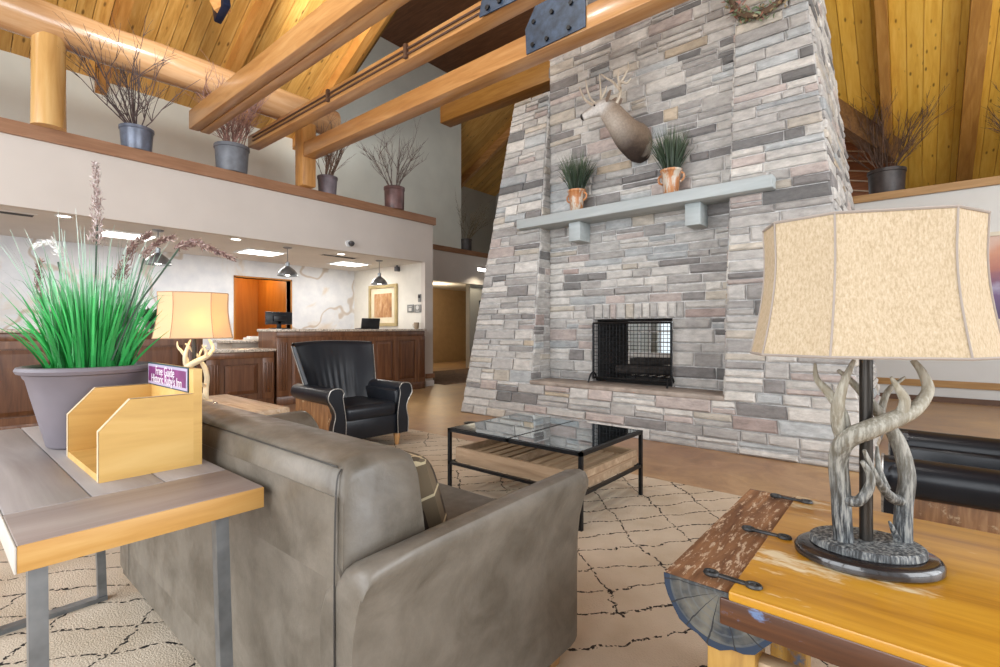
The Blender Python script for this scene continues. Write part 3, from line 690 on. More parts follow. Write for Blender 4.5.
# pots of grass on the mantel
pot_orange = wood('rustic_orange_glaze', (.30, .11, .035), (.42, .17, .06), (.52, .30, .16), 2, .35, scale=1.4, wear=((.50, .44, .36), 11, .53, (1, 1, .3)), tint=.1)
def mantel_pot(x, y, s, gh, gw, label):
    t = thing('grass_pot', (x, y, 2.56), label, 'potted plant')
    pb = MB(); pb.lathe([(.055 * s, 0), (.062 * s, .01), (.072 * s, .12 * s), (.088 * s, .20 * s), (.094 * s, .205 * s), (.094 * s, .222 * s), (.084 * s, .222 * s), (.078 * s, .19 * s), (.01, .185 * s)], 20, caps=True)
    p = part('pot', pb, pot_orange, t, local=True)
    for sg in (-1, 1):
        h = MB(); h.tube(smoothpts([(sg * .078 * s, 0, .11 * s), (sg * .108 * s, 0, .13 * s), (sg * .112 * s, 0, .17 * s), (sg * .088 * s, 0, .19 * s)], 4), .010 * s, 6); part('handle', h, pot_orange, t, local=True)
    g = MB()
    for _ in range(260):
        a = R.uniform(0, 2 * PI); r0 = R.uniform(0, .06) * s; r1 = R.uniform(.1, 1) ** .7 * gw; hh = gh * R.uniform(.6, 1.0) * (1 - .25 * (r1 / gw) ** 2)
        blade(g, (r0 * math.cos(a), r0 * math.sin(a), .18 * s), (r1 * math.cos(a), min(.16, r1 * math.sin(a)), .2 * s + hh), (0, 0, R.uniform(0, .05)), .009)
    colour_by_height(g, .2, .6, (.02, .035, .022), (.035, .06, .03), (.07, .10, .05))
    part('grass', g, gm, t, 0, local=True, recalc=False)
a = atZ(575, 209, 2.56); mantel_pot(-3.13, 5.14, 1.18, .54, .27, 'orange glazed pot of dark grass on the mantel, the smaller of two')
mantel_pot(-1.975, 5.14, 1.2, .54, .26, 'orange glazed pot of dark grass on the mantel beside the deer chest, above a corbel')

# ---------------------------------------------------------------- twig pots on the ledges
twig_mat = {}
def twigpot(loc, r, h, twh, spread, label, potmat, twcol, n=14, sub=4, group=None, curl=.0, seed=0, flare=1.15, lean=(0, 0)):
    rr = random.Random(seed)
    t = thing('twig_pot', loc, label, 'potted twigs', group)
    pb = MB(); pb.lathe([(r / flare, 0), (r / flare * 1.02, .01), (r * .985, h * .86), (r * 1.04, h * .88), (r * 1.04, h), (r * .96, h), (r * .93, h * .85), (.01, h * .84)], 20)
    part('pot', pb, potmat, t, local=True)
    tm = plain('twig_' + str(twcol), twcol, .8, var=.25, nscale=20)
    tw = MB()
    def branch(p, d, ln, rad, depth):
        pts = [p]; q = p.copy(); dd = d.copy(); k = 5
        for i in range(k):
            dd = (dd + Vector((rr.uniform(-1, 1), rr.uniform(-1, 1), rr.uniform(-.4, .6))) * (.13 + curl)).normalized(); q = q + dd * ln / k; pts.append(q)
        tw.tube(pts, lerps([rad, rad * .35], k + 1), 4, False)
        if depth > 0:
            for _ in range(sub):
                i = rr.randint(1, k - 1); nd = (dd + Vector((rr.uniform(-1, 1), rr.uniform(-1, 1), rr.uniform(-.2, .8))) * .75).normalized(); branch(pts[i], nd, ln * rr.uniform(.3, .6), rad * .55, depth - 1)
    for _ in range(n):
        a = rr.uniform(0, 2 * PI); s = rr.uniform(.05, 1) * spread
        branch(Vector((r * .5 * math.cos(a) * rr.random(), r * .5 * math.sin(a) * rr.random(), h * .84)), Vector((s * math.cos(a) + lean[0], s * math.sin(a) + lean[1], 1)).normalized(), twh * rr.uniform(.65, 1), .009, 2)
    part('twigs', tw, tm, t, 40, local=True, recalc=False)
    return t
blue_pot = plain('blue_grey_pot', (.13, .15, .20), .3, .2, .15, 8)
grey_pot = plain('grey_pot', (.135, .145, .165), .45, .0, .12, 8)
maroon_pot = plain('maroon_grey_pot', (.16, .085, .08), .4, 0, .25, 5)
dk_pot = plain('dark_brown_pot', (.05, .04, .038), .45, 0, .2, 8)
mv_pot = plain('mauve_pot', (.17, .14, .16), .45, 0, .15, 8)
LZ = 3.41; LX = -7.58
twigpot((LX, 1.80, LZ), .18, .29, 1.25, 1.15, 'shiny blue-grey pot of bare spreading twigs next to the round log post', blue_pot, (.085, .06, .058), 15, 4, seed=1, lean=(.5, .05))
twigpot((LX - .02, 2.95, LZ), .225, .39, 1.0, .85, 'large grey pot of tangled reddish twigs under the double beam end', grey_pot, (.30, .17, .14), 26, 5, curl=.16, seed=2, lean=(.5, 0))
twigpot((LX, 4.46, LZ), .16, .30, .95, .75, 'mauve pot of upright twigs beside the square timber post', mv_pot, (.22, .14, .10), 16, 4, seed=3, lean=(.45, .1))
twigpot((LX + .02, 5.84, LZ), .19, .42, 1.15, .75, 'maroon pot of fine curly twigs near the end of the plant ledge', maroon_pot, (.15, .115, .10), 15, 4, curl=.05, seed=4, flare=1.08)
twigpot((XW + .02, 10.28, 3.42), .17, .33, 1.15, .8, 'black pot of twigs on the far ledge past the cream wall', dk_pot, (.16, .13, .08), 14, 4, seed=5, flare=1.05, lean=(.45, .1))
twigpot((-.38, WB + .24, 3.42), .26, .42, 1.35, 1.0, 'dark brown pot of spiky twigs on the ledge right beside the chimney', dk_pot, (.10, .055, .035), 26, 4, seed=6, flare=1.1, lean=(0, -.35))
twigpot((1.35, WB + .24, 3.42), .26, .42, 1.0, .8, 'dark brown pot of twigs on the ledge above the mountain picture', dk_pot, (.10, .055, .035), 16, 4, seed=8, flare=1.1, lean=(-.2, -.35))
# dried wreath high on the chimney
wr = thing('dried_wreath', (-1.1, 5.36, 4.2), 'dried leaf wreath hanging high on the right chimney pier', 'wreath')
c0 = Vector((-1.14, 5.26, 4.47)); mb = MB(); mb.col = (1, 1, 1); cs = []
for _ in range(420):
    a = R.uniform(0, 2 * PI); rr_ = .27 + R.uniform(-.07, .07); p = c0 + Vector((rr_ * math.cos(a), R.uniform(-.05, .04), rr_ * math.sin(a)))
    d = Vector((R.uniform(-1, 1), R.uniform(-1, .2), R.uniform(-1, 1))).normalized() * R.uniform(.03, .07); n0 = len(mb.f); blade(mb, p, p + d, (0, 0, 0), .02, 2); cs += [R.choice(((.14, .20, .10), (.30, .22, .12), (.34, .16, .12), (.20, .24, .14)))] * (len(mb.f) - n0)
mb.c = cs; part('leaves', mb, gm, wr, 0, recalc=False)
mb = MB(); mb.tube([c0 + Vector((.27 * math.cos(k * PI / 12), 0, .27 * math.sin(k * PI / 12))) for k in range(25)], .03, 6); part('vine_ring', mb, plain('vine', (.12, .075, .045), .8), wr)

# ---------------------------------------------------------------- rug
m = bpy.data.materials.new('cream_diamond_rug'); nt, b = nodes(m); tc = N(nt, 'ShaderNodeTexCoord')
sx = N(nt, 'ShaderNodeSeparateXYZ'); L(nt, tc.outputs['Object'], sx.inputs[0])
nz = N(nt, 'ShaderNodeTexNoise'); nz.inputs['Scale'].default_value = 3.2; nz.inputs['Detail'].default_value = 4; L(nt, tc.outputs['Object'], nz.inputs['Vector'])
nf = N(nt, 'ShaderNodeTexNoise'); nf.inputs['Scale'].default_value = 62; nf.inputs['Detail'].default_value = 3; L(nt, tc.outputs['Object'], nf.inputs['Vector'])
nb = N(nt, 'ShaderNodeTexNoise'); nb.inputs['Scale'].default_value = 26; nb.inputs['Detail'].default_value = 2; L(nt, tc.outputs['Object'], nb.inputs['Vector'])
nl = N(nt, 'ShaderNodeTexNoise'); nl.inputs['Scale'].default_value = .75; nl.inputs['Detail'].default_value = 1; L(nt, tc.outputs['Object'], nl.inputs['Vector'])
def fam(ax, ay, sp_, w_, phase):
    d = math_(nt, 'ADD', math_(nt, 'MULTIPLY', sx.outputs[0], ax), math_(nt, 'MULTIPLY', sx.outputs[1], ay))
    d = math_(nt, 'ADD', math_(nt, 'ADD', d, phase), math_(nt, 'MULTIPLY', math_(nt, 'SUBTRACT', nz.outputs['Fac'], .5), .16))
    d = math_(nt, 'ADD', d, math_(nt, 'MULTIPLY', math_(nt, 'SUBTRACT', nb.outputs['Fac'], .5), .035))
    fr = math_(nt, 'FRACT', math_(nt, 'DIVIDE', d, sp_)); a_ = math_(nt, 'ABSOLUTE', math_(nt, 'SUBTRACT', fr, .5))
    return math_(nt, 'LESS_THAN', a_, w_ / sp_)
fa = fam(.80, -.60, .175, .0056, .0)
fb = math_(nt, 'MULTIPLY', fam(.70, .71, .31, .0052, .1), math_(nt, 'GREATER_THAN', nl.outputs['Fac'], .44))
brk = math_(nt, 'GREATER_THAN', nf.outputs['Fac'], .46)
ln = math_(nt, 'MULTIPLY', math_(nt, 'MAXIMUM', fa, fb), brk)
base = ramp(nt, nz.outputs['Fac'], [(.3, (.50, .41, .305)), (.7, (.64, .55, .44))])
L(nt, mixc(nt, ln, base, (.035, .03, .028)), b.inputs['Base Color']); b.inputs['Roughness'].default_value = .95; b.inputs['Specular IOR Level'].default_value = .1
pile = N(nt, 'ShaderNodeTexNoise'); pile.inputs['Scale'].default_value = 160; L(nt, tc.outputs['Object'], pile.inputs['Vector']); bump(nt, b, pile.outputs['Fac'], .5, .01)
solo('area_rug', MB().rbox(-4.5, .9, -1.2, 3.62, .0, .014, .006), m, (-1.7, 1.2, 0), 'large cream rug with broken black diamond lines under the seating', 'rug')
solo('hall_carpet', MB().rbox(-9.9, -7.4, 7.0, 11.5, 0, .012, .005), plain('brown_hall_carpet', (.13, .075, .045), .95, var=.2, nscale=9), (-8.6, 9, 0), 'dark brown carpet on the floor toward the far hall', 'carpet')
p = atZ(470.5, 423, 0); o = MB(); o.lathe([(.085, 0), (.085, .006), (.078, .009), (.0, .009)], 20, (p.x, p.y, 0)); o.rbox(p.x - .03, p.x + .03, p.y - .03, p.y + .03, .008, .013, .002)
solo('floor_outlet', o, black_iron, (p.x, p.y, 0), 'small round black floor outlet cover between chimney and coffee table', 'outlet')

# ---------------------------------------------------------------- coffee table
ct = thing('coffee_table', (-1.97, 2.8, 0), 'low black metal coffee table with glass top and slatted wood tray', 'coffee table')
CX0, CX1, CY0, CY1, CZ = -2.51, -1.43, 2.40, 3.21, .455
T = .011
for x in (CX0 + T, CX1 - T):
    for y in (CY0 + T, CY1 - T): part('leg', MB().box(x - T, x + T, y - T, y + T, .014, CZ - .02), black_iron, ct, 0)
mb = MB()
for z in (CZ - .011, .215):
    s = T if z > .3 else .009
    mb.box(CX0, CX1, CY0, CY0 + 2 * T, z - s, z + s).box(CX0, CX1, CY1 - 2 * T, CY1, z - s, z + s).box(CX0, CX0 + 2 * T, CY0, CY1, z - s, z + s).box(CX1 - 2 * T, CX1, CY0, CY1, z - s, z + s)
xm = (CX0 + CX1) / 2; mb.box(xm - T, xm + T, CY0, CY1, CZ - .02, CZ)
part('frame', mb, black_iron, ct, 0)
gt = glass('table_glass', (.90, .95, .945), 2.3)
for a, c in ((CX0 + .02, xm - .01), (xm + .01, CX1 - .02)): part('glass_pane', MB().box(a, c, CY0 + .02, CY1 - .02, CZ - .004, CZ + .003), gt, ct, 0)
old = wood('weathered_crate_wood', (.26, .17, .10), (.38, .26, .16), (.50, .37, .25), 0, .7, tint=.2)
oldy = wood('weathered_crate_wood_y', (.22, .14, .08), (.34, .23, .14), (.46, .33, .22), 1, .7, tint=.3)
tr = part('tray_frame', MB().box(CX0 + .05, CX1 - .03, CY0 + .03, CY0 + .055, .225, .325).box(CX0 + .05, CX1 - .03, CY1 - .055, CY1 - .03, .225, .325).box(CX0 + .05, CX0 + .075, CY0 + .055, CY1 - .055, .225, .325).box(CX1 - .055, CX1 - .03, CY0 + .055, CY1 - .055, .225, .325).box(xm - .012, xm + .012, CY0 + .055, CY1 - .055, .225, .325), old, ct, 0)
k = CX0 + .09; s = MB(); s.box(-.028, .028, CY0 + .055, CY1 - .055, 0, .014); sme = s.mesh('slat', None, 0)
off = ct.location
while k < CX1 - .07:
    o = link('slat', sme, oldy, ct); o.location = (k + .028 - off.x, -off.y, .27); k += .083

# ---------------------------------------------------------------- grey leather sofa
grey_l = leather('grey_leather', (.092, .077, .058), (.205, .180, .148), .38, 5.5)
so = thing('sofa', (-1.75, 1.0, 0), 'grey-brown leather loveseat with its back to the wooden console', 'sofa')
SX0, SX1, SY0, SY1 = -2.66, -.88, .575, 1.45
seam = leather('grey_leather_seam', (.035, .032, .03), (.05, .047, .042), .5)
def soft_ring(pts, n=6): return pts
def arm(side):
    # side +1: right arm outer at SX1 ; profile in (x,z), swept along y
    xo = SX1 if side > 0 else SX0
    mb = MB(); rs = []
    for y, k, zt in ((SY0 - .004, .90, .640), (SY0 + .002, .955, .648), (SY0 + .014, .985, .654), (SY0 + .035, 1.0, .658), (.8, 1.0, .664), (1.1, 1.0, .670), (SY1 - .04, 1.0, .674), (SY1 - .014, .985, .672), (SY1, .955, .668), (SY1 + .006, .90, .66)):
        prof = [(0.0, .09), (.0, .30), (.003, .45), (.012, .53), (.028, .59), (.042, .63), (.048, zt - .012), (.040, zt + .006), (.018, zt + .012), (-.02, zt + .002), (-.065, zt - .022), (-.105, zt - .055), (-.125, zt - .10), (-.13, .45), (-.13, .3), (-.13, .09)]
        cx_, cz_ = -.05, .4
        rs.append([(xo + side * (cx_ + (px_ - cx_) * k), y, cz_ + (pz_ - cz_) * k) for px_, pz_ in prof])
    mb.rings(rs); return mb
for sd in (1, -1): part('arm', arm(sd), grey_l, so, 50)
# back: rounded slab with slightly raked front
def loft_back(x0, x1, y0, y1b, y1t, z0, z1, r=.05):
    mb = MB(); rs = []
    for x, k in ((x0, .93), (x0 + .018, .985), (x0 + .05, 1), (x1 - .05, 1), (x1 - .018, .985), (x1, .93)):
        prof = []
        for py_, pz_ in ((y0, z0), (y0 - .004, z0 + .25), (y0, z1 - .07), (y0 + .008, z1 - .03), (y0 + .03, z1 - .006), (y0 + .10, z1 + .004), (y1t - .05, z1 - .004), (y1t - .018, z1 - .018), (y1t - .002, z1 - .05), (y1t + .012, z1 - .14), (y1b - .01, .50), (y1b, z0)):
            cy_, cz_ = (y0 + y1t) / 2, (z0 + z1) / 2
            prof.append((x, cy_ + (py_ - cy_) * k, cz_ + (pz_ - cz_) * k))
        rs.append(prof)
    return mb.rings(rs)
part('backrest', loft_back(SX0 + .075, SX1 - .050, SY0 + .002, .855, .80, .10, .866), grey_l, so, 55)
# lower back panel reaching the floor rail, full width
part('back_panel', MB().prism([(SX0 + .03, .09), (SX1 - .03, .09), (SX1 - .03, .60), (SX1 - .064, .65), (SX1 - .064, .79), (SX0 + .10, .79), (SX0 + .10, .65), (SX0 + .03, .60)], 1, SY0 + .0003, SY0 + .05), grey_l, so)
mb = MB(); xs = SX1 - .055
mb.tube(smoothpts([(xs - .005, SY0 - .003, .10), (xs - .005, SY0 - .006, .55), (xs - .008, SY0 + .0, .80), (xs - .02, SY0 + .02, .845)], 5), .0022, 5)
mb.tube([(SX0 + .12, SY0 + .016, .849), (xs - .03, SY0 + .016, .849)], .0022, 5)
part('piping', mb, seam, so)
w2 = (SX1 - SX0 - .29) / 2
for k in range(2):
    x0 = SX0 + .145 + k * w2
    mb = MB(); mb.rbox(x0 + .004, x0 + w2 - .004, .82, SY1 + .06, .30, .475, .04, 4); part('seat_cushion', mb, leather('grey_seat_leather', (.085, .078, .068), (.15, .137, .12), .5, 5), so)
part('base_rail', MB().rbox(SX0 + .02, SX1 - .02, SY0 + .02, SY1, .09, .31, .015), grey_l, so)
foot_wood = wood('honey_foot_wood', (.34, .16, .05), (.46, .24, .09), (.55, .32, .14), 2, .4)
for x in (SX0 + .07, SX1 - .07):
    for y in (SY0 + .08, SY1 - .07):
        mb = MB(); mb.rings([[(x + a_ * s_, y + b_ * s_, z_) for a_, b_ in ((-1, -1), (1, -1), (1, 1), (-1, 1))] for s_, z_ in ((.025, .0145), (.036, .092))]); part('foot', mb, foot_wood, so, 0)
# plaid cushion
m = bpy.data.materials.new('brown_plaid'); nt, b = nodes(m); tc = N(nt, 'ShaderNodeTexCoord'); sx = N(nt, 'ShaderNodeSeparateXYZ'); L(nt, tc.outputs['Object'], sx.inputs[0])
def stripe(o_, sp_, w_, ph):
    return math_(nt, 'LESS_THAN', math_(nt, 'FRACT', math_(nt, 'DIVIDE', math_(nt, 'ADD', o_, 5 + ph), sp_)), w_)
c = mixc(nt, stripe(sx.outputs[0], .11, .42, 0), (.05, .033, .022), (.17, .125, .075)); c = mixc(nt, math_(nt, 'MULTIPLY', stripe(sx.outputs[2], .11, .42, .05), .55), c, (.16, .12, .075))
c = mixc(nt, math_(nt, 'MAXIMUM', stripe(sx.outputs[0], .11, .08, .04), stripe(sx.outputs[2], .11, .08, .02)), c, (.62, .52, .33))
L(nt, c, b.inputs['Base Color']); b.inputs['Roughness'].default_value = .9
def pillow_mb(w_, h_, t_, n=14):
    mb = MB(); vs = []
    for s_ in (-1, 1):
        for j in range(n + 1):
            for i in range(n + 1):
                u, v_ = i / n * 2 - 1, j / n * 2 - 1
                e = max(0, (1 - u ** 4) * (1 - v_ ** 4)) ** .55; pin = 1 - .07 * (1 - abs(u)) * 0
                vs.append((u * w_ / 2 * (1 - .06 * (1 - v_ * v_) * 0 - .05 * v_ ** 2 * 0), s_ * t_ / 2 * e, v_ * h_ / 2))
    m_ = (n + 1) ** 2; f_ = []
    for j in range(n):
        for i in range(n):
            a_ = j * (n + 1) + i; f_ += [(a_, a_ + 1, a_ + n + 2, a_ + n + 1), (m_ + a_, m_ + a_ + n + 1, m_ + a_ + n + 2, m_ + a_ + 1)]
    mb.add(vs, f_); return mb
mb = pillow_mb(.38, .33, .15); me = mb.mesh('throw_pillow', None, 80); o = link('throw_pillow', me, m)
o.location = (-1.285, .995, .615); o.rotation_euler = (.34, 0, .06); tag(o, 'brown and cream plaid throw pillow leaning in the sofa corner', 'pillow')

# ---------------------------------------------------------------- black leather armchairs (local frame faces +X)
black_l = leather('black_leather', (.006, .007, .010), (.013, .015, .020), .30, 3, .36, bmp=.03, rv=.15)
tan_hide = wood('tan_distressed_hide', (.12, .05, .018), (.25, .115, .042), (.40, .22, .10), 2, .5, scale=1.6, tint=0, wear=((.48, .34, .20), 9, .60))
nail = plain('pale_nailheads', (.36, .34, .31), .35, .6, .2, 60)
def armchair(loc, rz, label):
    t = thing('wing_armchair', loc, label, 'armchair', None, rz)
    W = .36
    # backrest shell
    def bk(u, v_, off):
        s = u * 2 - 1; hw = .315 + .105 * v_; x = -.24 - .17 * v_ - .03 * v_ * v_ + .17 * abs(s) ** 2.6 * (1 - .25 * v_)
        z = .30 + .66 * v_ + .015 * math.cos(s * PI / 2) * v_
        crease = .012 * math.exp(-((v_ - .45) / .25) ** 2) * math.cos(s * 5.5 * PI) ** 2 * (1 if abs(s) < .62 else 0)
        return Vector((x - off - crease * (off == 0), s * (hw + (off > 0) * .012), z + (.012 if off > 0 and v_ > .95 else 0)))
    NU, NV = 40, 16
    f_, b_ = MB(), MB()
    f_.grid(lambda u, v_: bk(u, v_, 0), NU, NV)
    # rounded lip over the top and sides to the shell
    f_.grid(lambda u, v_: bk(u, 1, .075 * v_) + Vector((0, 0, .028 * math.sin(PI * v_))), NU, 4)
    for s_ in (0, 1): f_.grid(lambda u, v_, s_=s_: bk(s_, v_, .075 * u) + Vector((0, (1 if s_ else -1) * .016 * math.sin(PI * u), 0)), 4, NV)
    part('backrest', f_, black_l, t, 70, local=True)
    b_.grid(lambda u, v_: bk(u, v_ , .078 + .02 * math.sin(PI * min(1, v_ * 1.2))) , 20, 10)
    b_.box(-.42, -.40, -.30, .30, .11, .32)
    part('outer_back', b_, tan_hide, t, 60, local=True)
    def trim(pts, r_): part('nailhead_trim', MB().tube(pts, r_, 5), nail, t, 60, local=True)
    for s_ in (0, 1): trim([bk(s_, k / 14, .040) + Vector((.012, (1 if s_ else -1) * .020, 0)) for k in range(4, 15)], .005)
    trim([bk(k / 20, 1, .05) + Vector((0, 0, .026)) for k in range(21)], .004)
    # arms
    for sg in (-1, 1):
        a_ = MB(); rs = []
        for x, k in ((-.40, .85), (-.36, .95), (-.1, 1.0), (.2, 1.02), (.335, 1.04), (.355, 1.0), (.362, .86)):
            c_ = Vector((x, sg * (W + .012), .530)); ring = [c_ + Vector((0, .072 * k * math.cos(2 * PI * j / 16), .078 * k * math.sin(2 * PI * j / 16))) for j in range(16)]
            rs.append(ring)
        a_.rings(rs)
        a_.rbox(-.36, .335, sg * (W - .045) - .035, sg * (W - .045) + .035, .13, .54, .02)
        ar = part('arm', a_, black_l, t, 50, local=True)
        # scroll front panel
        pr = [(W - .08, .12), (W + .035, .12), (W + .04, .25), (W + .018, .36), (W + .035, .43), (W + .08, .505), (W + .082, .55), (W + .06, .595), (W + .01, .609), (W - .04, .60), (W - .065, .565), (W - .055, .515), (W - .07, .42), (W - .085, .30)]
        fr_ = MB(); fr_.prism([(sg * y_, z_) for y_, z_ in pr], 0, .30, .372); part('arm_front', fr_, black_l, ar, 30, local=True)
        ol = [Vector((.376, sg * y_, z_)) for y_, z_ in pr]; trim(smoothpts(ol[1:11], 4), .005); trim(smoothpts([ol[0], ol[13], ol[12], ol[11], ol[10]], 4), .004)
        sp_ = MB(); sp_.rbox(-.40, .315, sg * (W + .005) - .022, sg * (W + .005) + .022, .11, .47, .012); part('side_panel', sp_, tan_hide, t, local=True)
    c_ = MB(); c_.rbox(-.28, .372, -.275, .275, .29, .435, .05, 4); part('seat_cushion', c_, black_l, t, 60, local=True)
    c_ = MB(); c_.rbox(-.34, .355, -.29, .29, .12, .31, .015); part('seat_rail', c_, black_l, t, local=True)
    for x in (-.34, .31):
        for sg in (-1, 1):
            l_ = MB(); l_.lathe([(.016, 0), (.02, .01), (.03, .07), (.034, .10), (.028, .125)], 12, (x, sg * .31, 0)); part('leg', l_, foot_wood, t, local=True)
    return t
c1 = armchair((-4.24, 2.76, .014), math.radians(-3), 'black leather wing armchair with tan hide sides facing the coffee table near the front desk')
c2 = armchair((.27, 2.98, .014), PI, 'black leather armchair whose rolled arms show behind the painted chest table')

# ---------------------------------------------------------------- console table behind the sofa
TZ = .76
con = thing('console_table', (-1.95, .33, 0), 'long wood-topped console table on grey steel bar legs behind the sofa', 'console table')
TX0, TX1, TY0, TY1 = -2.70, -1.235, .115, .555
whitewash = wood('whitewashed_plank', (.27, .235, .225), (.37, .335, .325), (.46, .425, .415), 0, .5, knots=.55, scale=.6, tint=.08, coat=.1)
plank_end = wood('plank_end_board', (.25, .195, .175), (.34, .28, .255), (.42, .36, .33), 1, .5, knots=.6, scale=.6, tint=.05, coat=.1)
EB = .23
nb_ = 3; wd = (TY1 - TY0) / nb_
for k in range(nb_):
    part('plank', MB().rbox(TX0, TX1 - EB - .002, TY0 + k * wd + .001, TY0 + (k + 1) * wd - .001, TZ - .045, TZ, .003), whitewash, con)
part('end_board', MB().rbox(TX1 - EB, TX1 - .004, TY0, TY1, TZ - .045, TZ - .0005, .003), plank_end, con)
honey = wood('honey_pine_edge', (.40, .19, .045), (.56, .30, .08), (.66, .40, .14), 1, .5, knots=.5, scale=.7, tint=.05)
part('edge_band', MB().rbox(TX1 - .005, TX1, TY0, TY1, TZ - .052, TZ - .002, .002), honey, con)
part('edge_band', MB().rbox(TX0, TX1, TY0 - .004, TY0, TZ - .052, TZ - .002, .002), plain('pale_edge', (.60, .56, .50), .5), con)
steel = plain('brushed_grey_steel', (.22, .235, .25), .38, .7, .12, 14)
for xf in (TX1 - .075, TX0 + .09):
    for y0t, y0b in ((TY0 + .035, TY0 + .04), (TY1 - .075, TY1 - .055)):
        mb = MB(); s = .0145
        mb.rings([[(xf - s, y0b - s, .014), (xf + s, y0b - s, .014), (xf + s, y0b + s, .014), (xf - s, y0b + s, .014)], [(xf - s, y0t - s, TZ - .046), (xf + s, y0t - s, TZ - .046), (xf + s, y0t + s, TZ - .046), (xf - s, y0t + s, TZ - .046)]]); part('leg', mb, steel, con, 0)
    part('floor_bar', MB().box(xf - .02, xf + .02, TY0 + .03, TY1 - .04, .014, .032), steel, con, 0)
    part('top_bar', MB().box(xf - .02, xf + .02, TY0 + .02, TY1 - .05, TZ - .058, TZ - .045), steel, con, 0)

# ---------------------------------------------------------------- planter with tall grass
PX, PY = -2.17, .385
pt = thing('grass_planter', (PX, PY, TZ), 'large purple-grey planter of tall green grass with feathery plumes on the console', 'potted plant')
mb = MB(); mb.lathe([(.108, 0), (.116, .006), (.154, .17), (.166, .225), (.172, .232), (.175, .242), (.187, .246), (.192, .256), (.187, .266), (.174, .268), (.166, .262), (.160, .225), (.01, .22)], 40)
part('planter', mb, plain('mauve_grey_plastic', (.165, .145, .165), .55, 0, .08, 4), pt, 35, local=True)
part('soil', MB().lathe([(.162, .222), (.10, .235), (.01, .238)], 24), plain('dark_soil', (.03, .022, .016), .95, var=.4, nscale=40), pt, local=True)
g = MB()
for _ in range(520):
    a = R.uniform(0, 2 * PI); r0 = .105 * math.sqrt(R.random()); k = R.random(); r1 = .01 + .13 * k ** 1.8; hh = R.uniform(.18, .40) * (1 - .25 * k)
    blade(g, (r0 * math.cos(a), r0 * math.sin(a), .23), (r0 * math.cos(a) + r1 * math.cos(a), r0 * math.sin(a) + r1 * math.sin(a), .24 + hh), (math.cos(a) * -.01, math.sin(a) * -.01, R.uniform(0, .03)), R.uniform(.005, .011), 5)
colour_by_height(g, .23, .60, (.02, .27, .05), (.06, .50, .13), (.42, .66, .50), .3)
part('grass', g, gm, pt, 0, local=True, recalc=False)
g = MB()
for _ in range(110):      # long thin arching strands
    a = R.uniform(0, 2 * PI); r0 = .10 * math.sqrt(R.random()); r1 = R.uniform(.04, .26); hh = R.uniform(.28, .58) * (1 - .5 * (r1 / .45) ** 2)
    blade(g, (r0 * math.cos(a), r0 * math.sin(a), .23), (r1 * math.cos(a), r1 * math.sin(a), .24 + hh), (0, 0, R.uniform(.03, .09)), .0032, 5)
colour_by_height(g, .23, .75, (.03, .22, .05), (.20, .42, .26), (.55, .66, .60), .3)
part('strands', g, gm, pt, 0, local=True, recalc=False)
def pt_px(x, y, dt): q = atD(x, y, 1.70 + dt); return q - Vector((PX, PY, TZ))
plume_cols = ((.26, .15, .13), (.36, .24, .20), (.20, .11, .10), (.45, .33, .28))
for (stem, plm, dens, rad, cols) in (
        ([(92, 360, 0), (95, 290, 0), (97, 225, 0)], [(97, 240, 0), (97, 205, 0), (95, 165, 0)], 260, .020, ((.45, .36, .33), (.55, .47, .45), (.36, .26, .24))),
        ([(80, 360, .03), (55, 320, .05), (42, 300, .05)], [(42, 308, .05), (38, 280, .05), (40, 262, .05)], 120, .012, plume_cols),
        ([(60, 360, .05), (62, 290, .05), (58, 262, .05)], [(62, 255, .05), (52, 242, .05), (38, 245, .05)], 110, .014, ((.75, .73, .70), (.85, .84, .82))),
        ([(100, 360, 0), (112, 300, .02), (120, 275, .02)], [(119, 278, .02), (132, 248, .02), (148, 235, .02)], 260, .017, plume_cols),
        ([(110, 360, -.02), (132, 300, -.02), (144, 258, -.02)], [(145, 256, -.02), (158, 242, -.02), (172, 238, -.02)], 150, .012, plume_cols),
        ([(112, 360, -.05), (135, 310, -.06), (160, 275, -.07), (180, 247, -.08)], [(178, 247, -.08), (195, 243, -.08), (213, 250, -.09), (231, 258, -.1)], 240, .012, plume_cols)):
    mb = MB(); mb.tube(smoothpts([pt_px(*p) for p in stem], 5), .003, 5); pm = part('plume_stem', mb, plain('dark_green_stem', (.05, .09, .06), .6), pt, local=True)
    q = smoothpts([pt_px(*p) for p in plm], 8); mb = MB(); mb.col = (1, 1, 1); cs = []
    for _ in range(dens * 2):
        k = R.randrange(len(q)); e = 1 - .75 * k / len(q); p = q[k] + Vector((R.gauss(0, 1), R.gauss(0, 1), R.gauss(0, 1))) * rad * .5 * e
        d = ((q[min(k + 1, len(q) - 1)] - q[max(k - 1, 0)]).normalized() * .8 + Vector((R.uniform(-1, 1), R.uniform(-1, 1), R.uniform(-1, 1))) * .8) * .014
        n0 = len(mb.f); blade(mb, p, p + d, (0, 0, 0), .0032, 2); cs += [R.choice(cols)] * (len(mb.f) - n0)
    mb.c = cs; part('plume', mb, gm, pm, 0, local=True, recalc=False)

